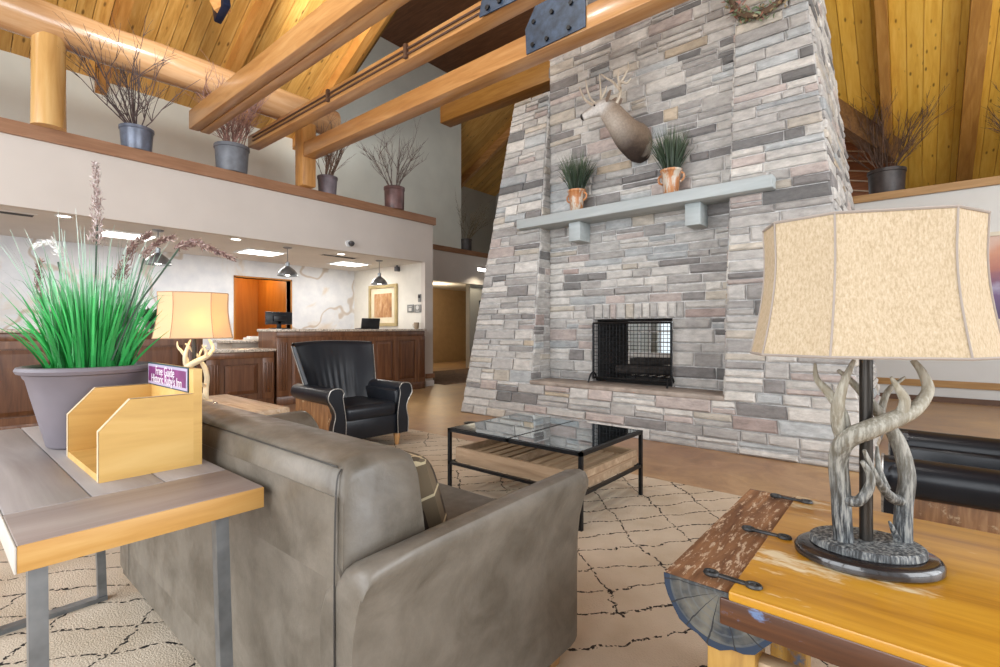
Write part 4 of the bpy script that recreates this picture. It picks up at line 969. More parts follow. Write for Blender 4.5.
# ---------------------------------------------------------------- pine brochure rack and sign
RX0, RX1, RY0, RY1 = -1.985, -1.575, .295, .508
rk = thing('brochure_rack', (-1.78, .41, TZ), 'honey pine brochure box with chamfered sides on the console end', 'brochure rack')
pine = wood('honey_pine_ply', (.50, .29, .075), (.62, .38, .11), (.70, .47, .17), 1, .5, scale=.5, tint=.05)
pale = wood('pale_pine_edge', (.62, .46, .27), (.70, .54, .34), (.76, .60, .40), 2, .5, tint=0)
H = .205
def side(x0, x1):
    mb = MB(); mb.prism([(RY0, TZ), (RY1, TZ), (RY1, TZ + H), (RY0 + .065, TZ + H), (RY0, TZ + H - .075)], 0, x0, x1); return mb
part('side_panel', side(RX0, RX0 + .018), pine, rk, 0); part('side_panel', side(RX1 - .018, RX1), pine, rk, 0)
for xx in (RX0, RX1 - .018):
    mb = MB(); e = .0012
    mb.add([(xx, RY0 - e, TZ + .001), (xx + .018, RY0 - e, TZ + .001), (xx + .018, RY0 - e, TZ + H - .075), (xx, RY0 - e, TZ + H - .075), (xx, RY0 + .065, TZ + H + e), (xx + .018, RY0 + .065, TZ + H + e), (xx, RY1, TZ + H + e), (xx + .018, RY1, TZ + H + e)], [(0, 1, 2, 3), (3, 2, 5, 4), (4, 5, 7, 6)])
    part('ply_edge', mb, pale, rk, 0)
part('bottom_board', MB().box(RX0 + .018, RX1 - .018, RY0, RY1, TZ, TZ + .018), pine, rk, 0)
part('back_board', MB().box(RX0, RX1, RY1, RY1 + .022, TZ, TZ + .275), pine, rk, 0)
sg = MB(); sx0, sx1, sz0, sz1, sy = RX0 - .005, RX1 - .035, TZ + .205, TZ + .278, RY1 - .003
sgn = part('sign_plate', MB().box(sx0, sx1, sy, RY1, sz0, sz1), plain('dark_teal_sign_edge', (.02, .06, .08), .5), rk, 0)
part('sign_border', MB().box(sx0 + .004, sx1 - .004, sy - .001, sy, sz0 + .004, sz1 - .004), plain('pale_lilac_border', (.42, .36, .50), .6, var=.05), sgn, 0)
part('sign_face', MB().box(sx0 + .014, sx1 - .014, sy - .002, sy - .0008, sz0 + .012, sz1 - .012), plain('magenta_purple_print', (.22, .03, .17), .6, var=.25, nscale=9), sgn, 0)
def text_mesh(s, size, loc, rot, mat, parent, name='lettering'):
    c = bpy.data.curves.new(name, 'FONT'); c.body = s; c.size = size; c.align_x = 'CENTER'; c.align_y = 'CENTER'; c.extrude = .0004
    o = bpy.data.objects.new(name, c); COL.objects.link(o); bpy.context.view_layer.update()
    me = bpy.data.meshes.new_from_object(o.evaluated_get(bpy.context.evaluated_depsgraph_get())); bpy.data.objects.remove(o)
    ob = link(name, me, mat, parent); off = world_off(parent); ob.location = Vector(loc) - off; ob.rotation_euler = rot
    wd_ = max(v.co.x for v in me.vertices) - min(v.co.x for v in me.vertices)
    if wd_ > .33: ob.scale = (.33 / wd_, 1, 1)
    return ob
white_ink = plain('white_ink', (.80, .76, .82), .6, var=.02)
xm_ = (sx0 + sx1) / 2
text_mesh('Free Guide', .040, (xm_ - .01, sy - .0026, sz1 - .024), (PI / 2, 0, 0), white_ink, sgn)
text_mesh("Historic Ruby's Inn", .038, (xm_, sy - .0026, sz1 - .050), (PI / 2, 0, 0), white_ink, sgn)

# ---------------------------------------------------------------- painted chest table with half-log ends
CT = .60
ch = thing('painted_chest_table', (.35, 1.46, 0), 'distressed yellow-topped chest table with half-log ends holding the antler lamp', 'side table')
yel = wood('worn_yellow_paint', (.36, .15, .012), (.56, .27, .02), (.70, .38, .04), 0, .34, scale=.8, coat=.2, tint=0, wear=((.80, .66, .42), 6.0, .575, (.35, 1, 1)), bmp=.05)
bark = wood('scuffed_bark_paint', (.10, .04, .016), (.21, .095, .04), (.34, .17, .075), 1, .65, scale=1.6, tint=0, wear=((.56, .42, .29), 95, .545, (1, .22, 1)), bmp=.6)
brn = wood('brown_blue_rail', (.045, .016, .008), (.10, .036, .014), (.20, .085, .025), 0, .35, scale=.8, tint=0, wear=((.13, .20, .36), 9, .53, (.5, 1, 1)), coat=.2)
post = wood('worn_yellow_blue_post', (.20, .09, .02), (.44, .24, .05), (.56, .34, .09), 2, .45, scale=1.0, tint=0, wear=((.09, .13, .20), 6, .56))
rail2 = wood('pale_blue_rail', (.30, .19, .10), (.44, .31, .18), (.55, .42, .27), 0, .5, scale=.8, tint=0, wear=((.14, .26, .50), 5, .62))
m = bpy.data.materials.new('cracked_end_grain'); nt, b = nodes(m); tc = N(nt, 'ShaderNodeTexCoord'); sx = N(nt, 'ShaderNodeSeparateXYZ'); L(nt, tc.outputs['Object'], sx.inputs[0])
an = math_(nt, 'ARCTAN2', sx.outputs[2], sx.outputs[0]); rd = math_(nt, 'SQRT', math_(nt, 'ADD', math_(nt, 'MULTIPLY', sx.outputs[0], sx.outputs[0]), math_(nt, 'MULTIPLY', sx.outputs[2], sx.outputs[2])))
nz = N(nt, 'ShaderNodeTexNoise'); nz.inputs['Scale'].default_value = 14; nz.inputs['Detail'].default_value = 5; L(nt, tc.outputs['Object'], nz.inputs['Vector'])
crk = math_(nt, 'LESS_THAN', math_(nt, 'ABSOLUTE', math_(nt, 'SUBTRACT', math_(nt, 'FRACT', math_(nt, 'ADD', math_(nt, 'MULTIPLY', an, 2.2), math_(nt, 'MULTIPLY', nz.outputs['Fac'], .7))), .5)), .035)
rng_ = math_(nt, 'SINE', math_(nt, 'ADD', math_(nt, 'MULTIPLY', rd, 330), math_(nt, 'MULTIPLY', nz.outputs['Fac'], 9)))
c = ramp(nt, nz.outputs['Fac'], [(.40, (.010, .018, .034)), (.48, (.05, .052, .052)), (.66, (.15, .135, .105))])
c = mixc(nt, math_(nt, 'MULTIPLY', math_(nt, 'GREATER_THAN', rng_, .75), .35), c, (.12, .13, .14)); c = mixc(nt, math_(nt, 'GREATER_THAN', rd, .108), c, (.018, .032, .06)); c = mixc(nt, crk, c, (.018, .018, .02))
L(nt, c, b.inputs['Base Color']); b.inputs['Roughness'].default_value = .7; bump(nt, b, nz.outputs['Fac'], .4, .01)
endg = m
BX0, BX1, BY0, BY1 = -.44, 1.16, 1.10, 1.87; RL = .122
for side_ in (0, 1):
    cx_ = BX0 + RL if side_ == 0 else BX1 - RL
    prof = [(cx_ + RL * 1.0 * math.cos(PI + k * PI / 16), CT - .006 + RL * 1.02 * math.sin(PI + k * PI / 16) * (1 + .05 * math.sin(k * 1.9))) for k in range(17)]
    lo = MB(); lo.prism(prof, 1, BY0 + .003, BY1 - .003); part('half_log', lo, bark, ch, 35)
    for yy in (BY0, BY1):
        c0 = Vector((cx_, yy, CT - .01)); q = MB(); q.prism(prof, 1, yy, yy + (.0032 if yy == BY0 else -.0032)); me = q.mesh('end_grain', c0, 0); o = link('end_grain', me, endg, ch); o.location = c0 - ch.location
IX0, IX1 = BX0 + RL * 1.15, BX1 - RL * 1.15
part('top_panel', MB().rbox(IX0, IX1, BY0 - .006, BY1 - .004, CT - .018, CT + .002, .004), yel, ch)
part('front_rail', MB().rbox(IX0 - .018, IX1 + .018, BY0 - .005, BY0 + .035, CT - .074, CT - .017, .004), brn, ch)
part('back_rail', MB().rbox(IX0 - .015, IX1 + .015, BY1 - .035, BY1 + .004, CT - .088, CT - .022, .004), brn, ch)
for x in (BX0 + .085, BX1 - .175):
    for y in (BY0 + .03, BY1 - .12): part('leg', MB().rbox(x, x + .10, y, y + .09, .014, CT - .11, .008), post, ch)
for y in (BY0 + .05, BY1 - .10):
    part('stretcher', MB().rbox(BX0 + .17, BX1 - .17, y, y + .045, CT - .20, CT - .155, .006), rail2, ch)
for k in range(6): x = IX0 + .10 + k * .2; part('spindle', MB().rbox(x, x + .03, BY0 + .055, BY0 + .085, .12, CT - .2, .004), post, ch)
part('stretcher', MB().rbox(BX0 + .17, BX1 - .17, BY0 + .045, BY0 + .095, .09, .135, .006), rail2, ch)
for y in (BY0 + .045, (BY0 + BY1) / 2 - .02, BY1 - .06):
    cl = MB(); x0 = BX0 + .085; z = CT + .005
    cl.rbox(x0 + .014, x0 + .080, y - .006, y + .006, z - .004, z + .003, .002)
    for xx, r_ in ((x0 + .006, .013), (x0 + .092, .013)):
        cl.tube([(xx + r_ * math.cos(k * PI / 8), y + r_ * .8 * math.sin(k * PI / 8), z) for k in range(17)], .005, 6, False)
    cl.lathe([(.008, 0), (.008, .005), (.003, .009), (.0, .009)], 10, (x0 + .092, y, z - .004)); part('iron_clasp', cl, plain('aged_iron', (.045, .045, .045), .5, .6, .3, 30), ch)

# ---------------------------------------------------------------- antler lamps
horn = bpy.data.materials.new('resin_antler'); nt, b = nodes(horn); v = coords(nt, (1, 1, .12), False); f = noise(nt, v, 130, 5, .65); v2 = coords(nt, (1, 1, 1), False); f2 = noise(nt, v2, 6, 3)
c = ramp(nt, f, [(.40, (.012, .014, .016)), (.5, (.095, .105, .112)), (.60, (.28, .285, .27))]); sz_ = N(nt, 'ShaderNodeSeparateXYZ'); tcz = N(nt, 'ShaderNodeTexCoord'); L(nt, tcz.outputs['Object'], sz_.inputs[0]); mrz = N(nt, 'ShaderNodeMapRange'); mrz.inputs[1].default_value = .12; mrz.inputs[2].default_value = .42; L(nt, sz_.outputs[2], mrz.inputs[0]); c = mixc(nt, math_(nt, 'MULTIPLY', mrz.outputs[0], math_(nt, 'ADD', math_(nt, 'MULTIPLY', f2, .6), .2)), c, (.56, .49, .35))
L(nt, c, b.inputs['Base Color']); b.inputs['Roughness'].default_value = .55; bump(nt, b, f, .6, .006)
lamplit = plain('lamplit_antler', (.72, .60, .40), .5, 0, .08, 10)  # pale warm copy of the antler, lamplight put into its colour
m = bpy.data.materials.new('burlap_shade'); nt, b = nodes(m); v = coords(nt, (1, 1, .4), False); f = noise(nt, v, 230, 5, .7)
c = ramp(nt, f, [(.3, (.38, .285, .17)), (.5, (.51, .40, .265)), (.7, (.61, .50, .36))]); L(nt, c, b.inputs['Base Color']); b.inputs['Roughness'].default_value = .9
b.inputs['Transmission Weight'].default_value = 0.0; bump(nt, b, f, .35, .004)
burlap = m
m = bpy.data.materials.new('lamplit_shade'); m.use_nodes = True; nt = m.node_tree; b = nt.nodes['Principled BSDF']; out = nt.nodes['Material Output']  # shade copy whitened and warmed so its colour looks lit
b.inputs['Base Color'].default_value = (.80, .68, .52, 1); b.inputs['Roughness'].default_value = .9
tl = N(nt, 'ShaderNodeBsdfTranslucent'); tl.inputs[0].default_value = (.95, .74, .46, 1); mx = N(nt, 'ShaderNodeMixShader'); mx.inputs[0].default_value = .55
L(nt, b.outputs[0], mx.inputs[1]); L(nt, tl.outputs[0], mx.inputs[2]); L(nt, mx.outputs[0], out.inputs[0])
shade_lit = m
def lamp(cx_, cy_, z0, rot, label, lit):
    t = thing('antler_table_lamp', (cx_, cy_, z0), label, 'lamp')
    plain('black_lamp_wood', (.018, .014, .014), .18, 0, .2, 8, coat=.6)
    part('plinth', MB().lathe([(.140, 0), (.147, .005), (.147, .018), (.141, .026), (.132, .030), (.01, .030)], 48, (cx_, cy_, z0), 1, .74, rot), MATS['black_lamp_wood'], t)
    part('base_slab', MB().lathe([(.112, .030), (.116, .033), (.114, .046), (.110, .049), (.01, .049)], 48, (cx_, cy_, z0), 1, .74, rot), horn if not lit else lamplit, t)
    part('pole', MB().tube([(cx_, cy_, z0 + .05), (cx_, cy_, z0 + .80)], .0135, 12), plain('bronze_pole', (.05, .045, .04), .35, .7), t)
    fwd0 = (Vector((cx_, cy_, 0))).dot(FW)
    A = [[(844, 545, 0), (842, 520, 0), (841, 496, 0), (838.5, 461, 0), (846, 441, -.02), (870, 430, -.045), (897, 419, -.045), (916, 409, -.04), (928, 391, -.03), (922, 373, -.02), (912.6, 361, -.01)], [(900, 417, -.045), (905, 402, -.05), (898, 389, -.05), (891, 378, -.05)], [(845, 500, -.01), (858, 502, -.03), (869, 489, -.04), (870, 476, -.045), (862, 462, -.045)], [(843, 440, -.01), (838, 425, -.01), (838, 406, -.02), (845, 381, -.03), (854, 361, -.03)], [(846, 436, .0), (842, 414, .01), (829, 394, .02), (817, 380, .03), (815, 364, .03)]]
    B = [[(903, 549, 0), (903, 525, 0), (904, 504, 0), (907, 476, .0), (899, 445, .01), (885, 422, .02), (866, 398, .03), (850, 381, .03), (838, 371, .035)], [(902, 502, 0), (890, 497, -.02), (877, 480, -.04), (864, 451, -.045)], [(880, 416, .03), (888, 392, .04), (905, 378, .05)], [(886, 490, -.02), (879, 470, -.01), (877, 447, 0)], [(897, 540, -.015), (892, 528, -.03), (889, 522, -.03)]]
    rads = {0: (.0205, .0215, .006), 1: (.013, .010, .003), 2: (.013, .011, .005), 3: (.015, .014, .004), 4: (.013, .011, .003)}
    radsB = {0: (.0205, .017, .004), 1: (.014, .010, .004), 2: (.009, .007, .003), 3: (.010, .007, .003), 4: (.008, .005, .002)}
    Rz = Matrix.Rotation(0 if not lit else 1.2, 3, 'Z'); org = Vector((-.09, 1.45, .60))
    for spec, rd_ in ((A, rads), (B, radsB)):
        mb = MB()
        for k, ln_ in enumerate(spec):
            pts = [Rz @ (atD(x, y, 1.166 + d) - org) + Vector((cx_, cy_, z0)) for x, y, d in ln_]
            antler_tube(mb, pts, rd_[k][0], rd_[k][2], 10, 5, rd_[k][1])
        part('antler', mb, horn if not lit else lamplit, t, 70)
    # shade: stretched octagon, bell profile, panels
    octo = [(-.235, -.06), (-.125, -.15), (.125, -.15), (.235, -.06), (.235, .06), (.125, .15), (-.125, .15), (-.235, .06)]
    zb, zt = z0 + .487, z0 + .80; cr, sr = math.cos(rot + math.radians(5)), math.sin(rot + math.radians(5))
    def sp_(i, k, e=0):
        x, y = octo[i % 8]; s = (1.0 - .13 * math.sin(min(1, k * 1.35) * PI / 2) + .012 * max(0, k - .74) * 4) + e
        return Vector((cx_ + s * (x * cr - y * sr), cy_ + s * (x * sr + y * cr), zb + (zt - zb) * k))
    shm = burlap if not lit else shade_lit
    mb = MB(); n_ = 12; mb.rings([[sp_(i, k / n_) for i in range(8)] for k in range(n_ + 1)], False)
    mb.rings([[sp_(i, k / n_, -.012) for i in range(8)] for k in range(n_ + 1)], False)
    shd = part('lamp_shade', mb, shm, t, 20)
    rib = plain('shade_piping', (.36, .31, .27), .8, var=.05) if not lit else plain('shade_piping_lamplit', (.45, .30, .18), .8, var=.05)  # the lit lamp's piping has the warm glow in its colour
    mb = MB()
    for i in range(8): mb.tube([sp_(i, k / n_, .004) for k in range(n_ + 1)], .0024, 5)
    for k in (0, 1): mb.tube([sp_(i, k, .003) for i in range(9)], .0034, 5)
    part('piping', mb, rib, shd)
    part('harp', MB().tube([(cx_ - .11, cy_, zt - .01), (cx_ + .11, cy_, zt - .01)], .003, 5), MATS['bronze_pole'], shd)
    if lit:
        part('bulb', MB().lathe([(.012, 0), (.03, .03), (.033, .055), (.02, .085), (.001, .095)], 12, (cx_ + .05, cy_ + .02, zb + .06)), emit('warm_bulb', (1, .72, .38), 60), t)
        point('lamp_glow', (cx_ + .05, cy_ + .02, zb + .12), 13, (1, .72, .40), .04)
    return t
lamp(-.09, 1.45, CT + .002, math.radians(20), 'unlit table lamp with burlap shade on grey antlers standing on the yellow chest', False)

# ---------------------------------------------------------------- end table and lit lamp beyond the sofa
et = thing('end_table', (-3.85, 1.27, 0), 'plank-topped end table beyond the sofa arm under the lit lamp', 'end table')
ew = wood('scuffed_end_table_top', (.26, .16, .09), (.42, .29, .18), (.55, .42, .29), 0, .5, tint=.1, wear=((.62, .52, .40), 6, .6))
for k in range(3): part('top_plank', MB().rbox(-4.45, -3.36, .88 + k * .27, .88 + k * .27 + .268, .555, .60, .005), ew, et)
for x in (-4.40, -3.48):
    for y in (.92, 1.57): part('leg', MB().rbox(x, x + .07, y, y + .07, .0145, .556, .006), dark_timber, et)
part('apron', MB().box(-4.36, -3.45, .94, .96, .46, .556).box(-4.36, -3.45, 1.60, 1.62, .46, .556).box(-4.39, -4.37, .96, 1.6, .46, .556).box(-3.44, -3.42, .96, 1.6, .46, .556), dark_timber, et, 0)
lamp(-3.86, 1.25, .60, math.radians(62), 'glowing table lamp with ivory antlers and whitened shade beyond the sofa', True)

# ---------------------------------------------------------------- front desk
dw = wood('walnut_desk', (.085, .032, .014), (.15, .062, .027), (.22, .10, .045), 2, .35, scale=.9, coat=.2, tint=.12)
dwp = wood('walnut_panel', (.075, .026, .011), (.13, .05, .02), (.19, .08, .034), 2, .35, scale=.9, coat=.2, tint=.15)
granite = plain('speckled_granite', (.50, .43, .35), .25, 0, .3, 45)
XF = -7.30
def counter(y0, y1, h, label, npan, flutes, depth=.6):
    t = thing('desk_counter', (XF - .3, (y0 + y1) / 2, 0), label, 'counter')
    part('body', MB().box(XF - depth, XF - .02, y0, y1, .0, h - .04), dw, t, 0)
    part('worktop', MB().rbox(XF - depth - .02, XF + .05, y0 - .02, y1 + .02, h - .04, h, .008), granite, t)
    part('plinth', MB().rbox(XF - .02, XF + .012, y0, y1, .0, .13, .006), dw, t)
    part('top_rail', MB().rbox(XF - .02, XF + .014, y0, y1, h - .13, h - .04, .008), dw, t)
    fl = .17; ys = [y0 + fl * (1 if flutes[0] else 0), y1 - fl * (1 if flutes[1] else 0)]
    for on, a in ((flutes[0], y0), (flutes[1], y1 - fl)):
        if on:
            pb = part('pilaster', MB().rbox(XF - .02, XF + .02, a, a + fl, .13, h - .13, .004), dw, t)
            for k in range(4): part('flute', MB().rbox(XF + .018, XF + .034, a + .022 + k * .036, a + .022 + k * .036 + .018, .22, h - .2, .006), dwp, pb)
    wd = (ys[1] - ys[0]) / npan
    for k in range(npan):
        a, c = ys[0] + k * wd, ys[0] + (k + 1) * wd
        fr = part('panel_frame', MB().box(XF - .02, XF + .008, a, a + .06, .13, h - .13).box(XF - .02, XF + .008, c - .06, c, .13, h - .13).box(XF - .02, XF + .008, a + .06, c - .06, .13, .21).box(XF - .02, XF + .008, a + .06, c - .06, h - .21, h - .13), dw, t, 0)
        mb = MB(); q = [(a + .075, .225), (c - .075, .225), (c - .075, h - .225), (a + .075, h - .225)]
        i_ = [(a + .12, .27), (c - .12, .27), (c - .12, h - .27), (a + .12, h - .27)]
        mb.rings([[(XF - .019, y_, z_) for y_, z_ in q], [(XF - .008, y_, z_) for y_, z_ in q], [(XF + .004, y_, z_) for y_, z_ in i_]]); part('raised_panel', mb, dwp, fr, 0)
    return t
counter(3.46, 6.36, 1.15, 'tall walnut front desk counter holding the monitor and laptop', 5, (True, True))
counter(2.50, 3.42, .86, 'low walnut desk section with a single carved panel and fluted ends', 1, (True, True), .5)
counter(-1.6, 2.46, 1.15, 'tall walnut desk counter behind the grass planter with fluted posts', 6, (True, True))
# inner lower worktops behind
t = thing('inner_worktop', (-8.3, 4.2, 0), 'pale staff worktop behind the tall desk seen over the low section', 'worktop')
part('worktop', MB().rbox(-8.75, -8.05, 3.1, 6.3, .93, .97, .006), granite, t); part('cabinet', MB().box(-8.7, -8.1, 3.15, 6.25, 0, .93), plain('cream_cabinet', (.52, .46, .38), .6), t, 0)
screen_black = plain('black_plastic', (.012, .013, .016), .35, 0, .2, 10)
def monitor(loc, rz, w_, h_, label, laptop=False):
    t = thing('computer_monitor' if not laptop else 'laptop', loc, label, 'monitor' if not laptop else 'laptop', None, rz)
    if not laptop:
        part('base', MB().rbox(-.10, .10, -.12, .12, 0, .015, .005), screen_black, t, local=True)
        part('stand', MB().rbox(-.02, .02, -.03, .03, .012, .16, .005), screen_black, t, local=True)
        part('housing', MB().rbox(-.025, .02, -w_ / 2, w_ / 2, .07, .07 + h_, .008), screen_black, t, local=True)
        part('rear_bulge', MB().rbox(.015, .05, -w_ / 4, w_ / 4, .12, .02 + h_, .012), screen_black, t, local=True)
    else:
        part('keyboard_deck', MB().rbox(-.24, .0, -w_ / 2, w_ / 2, 0, .018, .004), screen_black, t, local=True)
        part('lid', MB().rbox(-.006, .006, -w_ / 2, w_ / 2, 0, h_, .004, M=Matrix.Rotation(.22, 4, 'Y')), screen_black, t, local=True)
    return t
p = atX(279, 328, -7.72); monitor((-7.72, p.y, 1.15), 0, .42, .20, 'black computer monitor at the stepped end of the tall desk')
p = atX(370, 328, -7.62); monitor((-7.62, p.y, 1.15), -.15, .36, .20, 'open black laptop on the tall desk below the framed picture', True)
p = atX(416.5, 329, -7.55); mb = MB(); mb.lathe([(.035, 0), (.042, .01), (.05, .10), (.052, .13), (.046, .13), (.042, .02), (.001, .015)], 16, (-7.55, p.y, 1.15)); mb.tube(smoothpts([(-7.55, p.y - .048, 1.25), (-7.55, p.y - .085, 1.24), (-7.55, p.y - .08, 1.19), (-7.55, p.y - .042, 1.18)], 4), .006, 6)
solo('pitcher', mb, plain('tan_pitcher', (.36, .27, .18), .5), (-7.55, p.y, 1.15), 'small tan pitcher at the wall end of the front desk', 'pitcher')
p = atX(255, 342, -8.3); mb = MB(); mb.rbox(-8.42, -8.18, p.y - .14, p.y + .14, .97, 1.01, .006); mb.rbox(-8.38, -8.22, p.y - .10, p.y + .12, 1.01, 1.03, .004)
solo('paper_tray', mb, plain('white_paper', (.74, .72, .68), .7), (-8.3, p.y, .97), 'white paper tray on the staff worktop', 'paper tray')
# leafy plant on the far desk
p = atX(150, 329, -7.6); t = thing('desk_plant', (-7.6, p.y, 1.15), 'small leafy green plant on the desk behind the lit lamp', 'potted plant')
part('pot', MB().lathe([(.05, 0), (.065, .09), (.07, .10), (.06, .10), (.01, .085)], 14), dk_pot, t, local=True)
g = MB()
for _ in range(70): a = R.uniform(0, 2 * PI); r1 = R.uniform(.03, .16); blade(g, (0, 0, .09), (r1 * math.cos(a), r1 * math.sin(a), R.uniform(.12, .30)), (0, 0, .03), .04, 4)
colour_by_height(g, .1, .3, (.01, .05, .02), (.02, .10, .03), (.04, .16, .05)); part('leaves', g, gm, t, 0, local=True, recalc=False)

# alcove ceiling fittings
for k, (x, y, lb) in enumerate(((-7.72, 1.12, 'recessed white downlight in the alcove ceiling above the grass planter'), (-7.74, 3.06, 'recessed white downlight in the alcove ceiling above the low desk section'), (-7.84, 4.88, 'recessed white downlight in the alcove ceiling nearest the security camera'))):
    t = thing('recessed_downlight', (x, y, 2.49), lb, 'ceiling light'); part('trim_ring', MB().lathe([(.085, -.001), (.085, -.008), (.062, -.006), (.062, -.001)], 24, (x, y, 2.49), caps=False), white_frame, t)
    part('lens', MB().lathe([(.062, -.003), (.001, -.004)], 20, (x, y, 2.49)), emit('white_lens', (1, .95, .86), 9), t)
    spot('downlight_beam', (x, y, 2.46), 18, (1, .92, .80), .05, 120)
for k, (x, y, lb) in enumerate(((-8.6, 1.92, 'white troffer ceiling panel behind the tall grass plume'), (-8.72, 3.86, 'white troffer ceiling panel over the amber opening'), (-8.86, 5.7, 'white troffer ceiling panel above the framed picture'))):
    t = thing('ceiling_panel_light', (x, y, 2.49), lb, 'ceiling light')
    part('frame', MB().box(x - .31, x + .31, y - .33, y + .33, 2.474, 2.489), white_frame, t, 0)
    part('diffuser', MB().box(x - .24, x + .24, y - .29, y - .01, 2.470, 2.475).box(x - .24, x + .24, y + .01, y + .29, 2.470, 2.475), emit('panel_glow', (1, .98, .93), 5), t, 0)
    a = area('panel_beam', (x, y, 2.46), (x, y, 0), .5, .55, 20, (1, .96, .90))
mb = MB(); 
for nm, (x, y) in (('black slot air vent in the alcove ceiling near the far wall', (-8.1, 5.0)), ('black slot air vent in the alcove ceiling over the mural', (-7.95, .55))):
    t = thing('slot_vent', (x, y, 2.49), nm, 'vent'); part('frame', MB().box(x - .10, x + .10, y - .36, y + .36, 2.482, 2.489), soffit_paint, t, 0)
    for k in range(3): part('slot', MB().box(x - .07 + k * .05, x - .045 + k * .05, y - .33, y + .33, 2.478, 2.483), plain('dark_slot', (.04, .04, .04), .7), t, 0)
zinc = plain('galvanised_metal', (.24, .25, .26), .35, .8, .12, 10)
for x, y, lb in ((-7.84, 2.10, 'grey metal dome pendant lamp beside the tall grass plumes'), (-7.88, 3.92, 'grey metal dome pendant lamp above the stepped end of the desk'), (-8.02, 5.83, 'grey metal dome pendant lamp in front of the framed picture')):
    t = thing('pendant_lamp', (x, y, 2.02), lb, 'pendant lamp')
    part('canopy', MB().lathe([(.07, 2.489), (.07, 2.478), (.05, 2.468), (.012, 2.463)], 20, (x, y, 0)), zinc, t)
    part('cord', MB().tube([(x, y, 2.47), (x, y, 2.22)], .007, 6), plain('grey_cord', (.16, .16, .16), .5), t)
    part('shade', MB().lathe([(.02, .23), (.032, .22), (.032, .16), (.05, .145), (.11, .10), (.15, .045), (.158, .0), (.152, .0), (.144, .043), (.105, .094), (.03, .14), (.005, .145)], 28, (x, y, 2.02)), zinc, t)
    part('bulb', MB().lathe([(.012, .13), (.05, .08), (.056, .04), (.03, .012), (.001, .006)], 14, (x, y, 2.015)), emit('pendant_bulb', (1, .95, .85), 14), t)
    spot('pendant_beam', (x, y, 2.06), 16, (1, .92, .80), .05, 130)
p = atX(348, 243.5, XD); t = thing('security_camera', (XD, p.y, p.z), 'white dome security camera on the header wall above the desk', 'camera')
part('mount', MB().tube([(XD, p.y, p.z), (XD + .03, p.y, p.z)], .055, 16), white_frame, t); mb = MB(); mb.lathe([(.001, -.055), (.035, -.042), (.052, -.012), (.055, .01), (.035, .035), (.001, .045)], 16, (XD + .06, p.y + .03, p.z)); part('dome', mb, plain('smoked_dome', (.05, .05, .055), .15), t)
mb = MB(); p = atY(397, 273, 6.5); mb.rbox(p.x - .05, p.x + .05, 6.46, 6.55, 2.36, 2.46, .015); mb.tube([(p.x, 6.50, 2.45), (p.x, 6.50, 2.489)], .02, 8)
solo('ceiling_speaker', mb, plain('grey_plastic', (.10, .10, .11), .5), (p.x, 6.5, 2.36), 'small dark speaker box in the alcove corner above the picture', 'speaker')

# framed picture in the alcove
def picture(name, P, w_, h_, fw, fmat, mat_border, art, label, depth=.04):
    """P(s,z,d): wall mapping, s along wall from 0..w_, z from 0..h_"""
    base = P(w_ / 2, 0, 0); t = thing(name, base, label, 'picture')
    def fr(s0, s1, z0, z1, d0, d1):
        mb = MB(); vs = [P(s, z, d) for d in (d0, d1) for s, z in ((s0, z0), (s1, z0), (s1, z1), (s0, z1))]
        return mb.add(vs, [(0, 1, 2, 3), (4, 5, 6, 7), (0, 1, 5, 4), (1, 2, 6, 5), (2, 3, 7, 6), (3, 0, 4, 7)])
    for q in ((0, w_, 0, fw), (0, w_, h_ - fw, h_), (0, fw, fw, h_ - fw), (w_ - fw, w_, fw, h_ - fw)): part('frame_rail', fr(*q, .001, depth), fmat, t, 0)
    if mat_border: part('mat_board', fr(fw, w_ - fw, fw, h_ - fw, .001, .012), mat_border[0], t, 0); k = fw + mat_border[1]
    else: k = fw
    art_o = MB(); c0 = P(k, k, 0); a_ = fr(k, w_ - k, k, h_ - k, .012, .016)
    o = part('print', a_, art, t, 0); return t
m = bpy.data.materials.new('orange_brown_print'); nt, b = nodes(m); v = coords(nt, (6, 6, 2), False); f = noise(nt, v, 1.6, 6, .65, .5)
L(nt, ramp(nt, f, [(.3, (.20, .09, .04)), (.48, (.40, .20, .08)), (.62, (.52, .33, .18)), (.75, (.62, .50, .38))]), b.inputs['Base Color'])
picture('framed_print', lambda s, z, d: Vector((-9.36 + s, 6.55 - d, 1.21 + z)), 1.0, .90, .07, plain('gold_frame', (.46, .36, .18), .4, .3), (plain('cream_mat', (.66, .58, .42), .7), .12), m, 'gold framed orange-brown print on the alcove side wall')
m = bpy.data.materials.new('purple_mountain_print'); nt, b = nodes(m); tc = N(nt, 'ShaderNodeTexCoord'); sx = N(nt, 'ShaderNodeSeparateXYZ'); L(nt, tc.outputs['Object'], sx.inputs[0]); v = coords(nt, (1, 1, 1), False)
hz = math_(nt, 'ADD', math_(nt, 'DIVIDE', sx.outputs[2], 1.3), math_(nt, 'MULTIPLY', math_(nt, 'SUBTRACT', noise(nt, v, 2.2, 5), .5), .5))
L(nt, ramp(nt, hz, [(.12, (.10, .07, .16)), (.30, (.17, .10, .22)), (.42, (.36, .33, .46)), (.5, (.22, .10, .16)), (.62, (.42, .16, .12)), (.8, (.56, .27, .17)), (.95, (.60, .42, .34))]), b.inputs['Base Color'])
picture('mountain_picture', lambda s, z, d: Vector((.72 + s, WB - d, 1.24 + z)), 1.7, 1.36, .06, plain('cream_frame', (.62, .56, .44), .5), None, m, 'large purple and orange mountain picture on the back wall behind the burlap lamp')
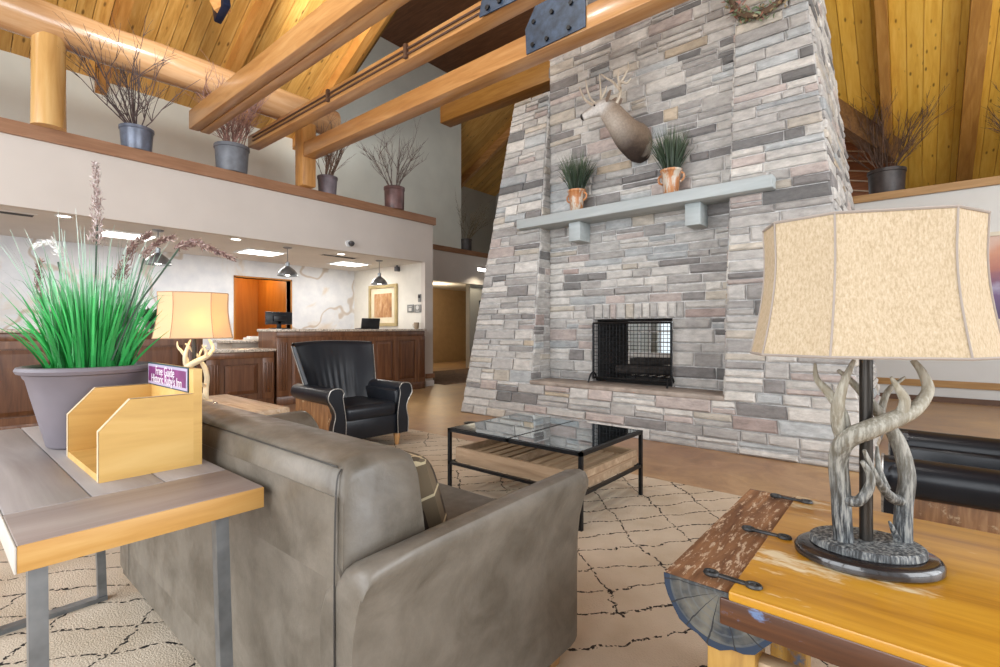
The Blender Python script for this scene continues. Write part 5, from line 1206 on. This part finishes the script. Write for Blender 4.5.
for (x0, x1, y0, y1, lb, ct_) in ((407.5, 413.6, 304.5, 312.5, 'small grey wall plaque with a pale pattern beside the round-emblem plaque', 'plaque'), (414.6, 421, 304.5, 312.5, 'small grey wall plaque with a pale round emblem', 'plaque'), (418.2, 421, 294, 302, 'narrow grey thermostat plate above the plaques', 'thermostat')):
    a, c = atY(x0, y1, 6.54), atY(x1, y0, 6.54); t = thing('wall_plaque' if ct_ == 'plaque' else 'thermostat', ((a.x + c.x) / 2, 6.55, min(a.z, c.z)), lb, ct_)
    part('plate', MB().rbox(a.x, c.x, 6.53, 6.55, a.z, c.z, .004), plain('pewter_plate', (.20, .20, .19), .5), t)
    if ct_ == 'plaque':
        mx_, mz_ = (a.x + c.x) / 2, (a.z + c.z) / 2; mb = MB()
        if 'round' in lb and 'pattern' not in lb: mb.tube([(mx_, 6.529, mz_ + .02), (mx_, 6.525, mz_ + .02)], .045, 16); mb.box(mx_ - .05, mx_ + .05, 6.525, 6.53, mz_ - .06, mz_ - .045)
        else: mb.box(mx_ - .05, mx_ + .05, 6.525, 6.53, mz_ + .03, mz_ + .045).box(mx_ - .045, mx_ + .045, 6.525, 6.53, mz_ - .05, mz_ + .01)
        part('emblem', mb, plain('pale_emblem', (.52, .52, .50), .5), t)
    else: part('display', MB().box(a.x + .01, c.x - .01, 6.526, 6.531, (a.z + c.z) / 2, c.z - .02), screen_black, t, 0)
# hallway details
p = atX(481, 304, XW + .02); t = thing('wall_fixture', (XW + .02, p.y, p.z - .1), 'small black call box on the grey hall wall', 'call box'); part('housing', MB().rbox(XW + .02, XW + .07, p.y - .10, p.y + .10, p.z - .1, p.z + .1, .01), screen_black, t); part('grille', MB().box(XW + .07, XW + .075, p.y - .06, p.y + .06, p.z - .05, p.z + .05), plain('grey_plastic', (.10, .10, .11), .5), t, 0)
p = atX(482, 270, XW + .145); t = thing('hall_downlight', (XW + .145, p.y, p.z), 'bright oval light on the soffit at the far hall', 'ceiling light'); part('housing', MB().rbox(XW + .14, XW + .17, p.y - .25, p.y + .25, p.z - .06, p.z + .06, .01), white_frame, t); part('lens', MB().rbox(XW + .168, XW + .185, p.y - .22, p.y + .22, p.z - .04, p.z + .04, .008), emit('white_lens', (1, .95, .86), 9), t)
point('hall_fill_light', (-11.3, 10.4, 2.25), 40, (1, .85, .6), .1)  # unseen point light added to lighten the hall
l = spot('hall_downlight_beam', (XW + .5, p.y - .3, p.z - .1), 28, (1, .9, .7), .08, 140)
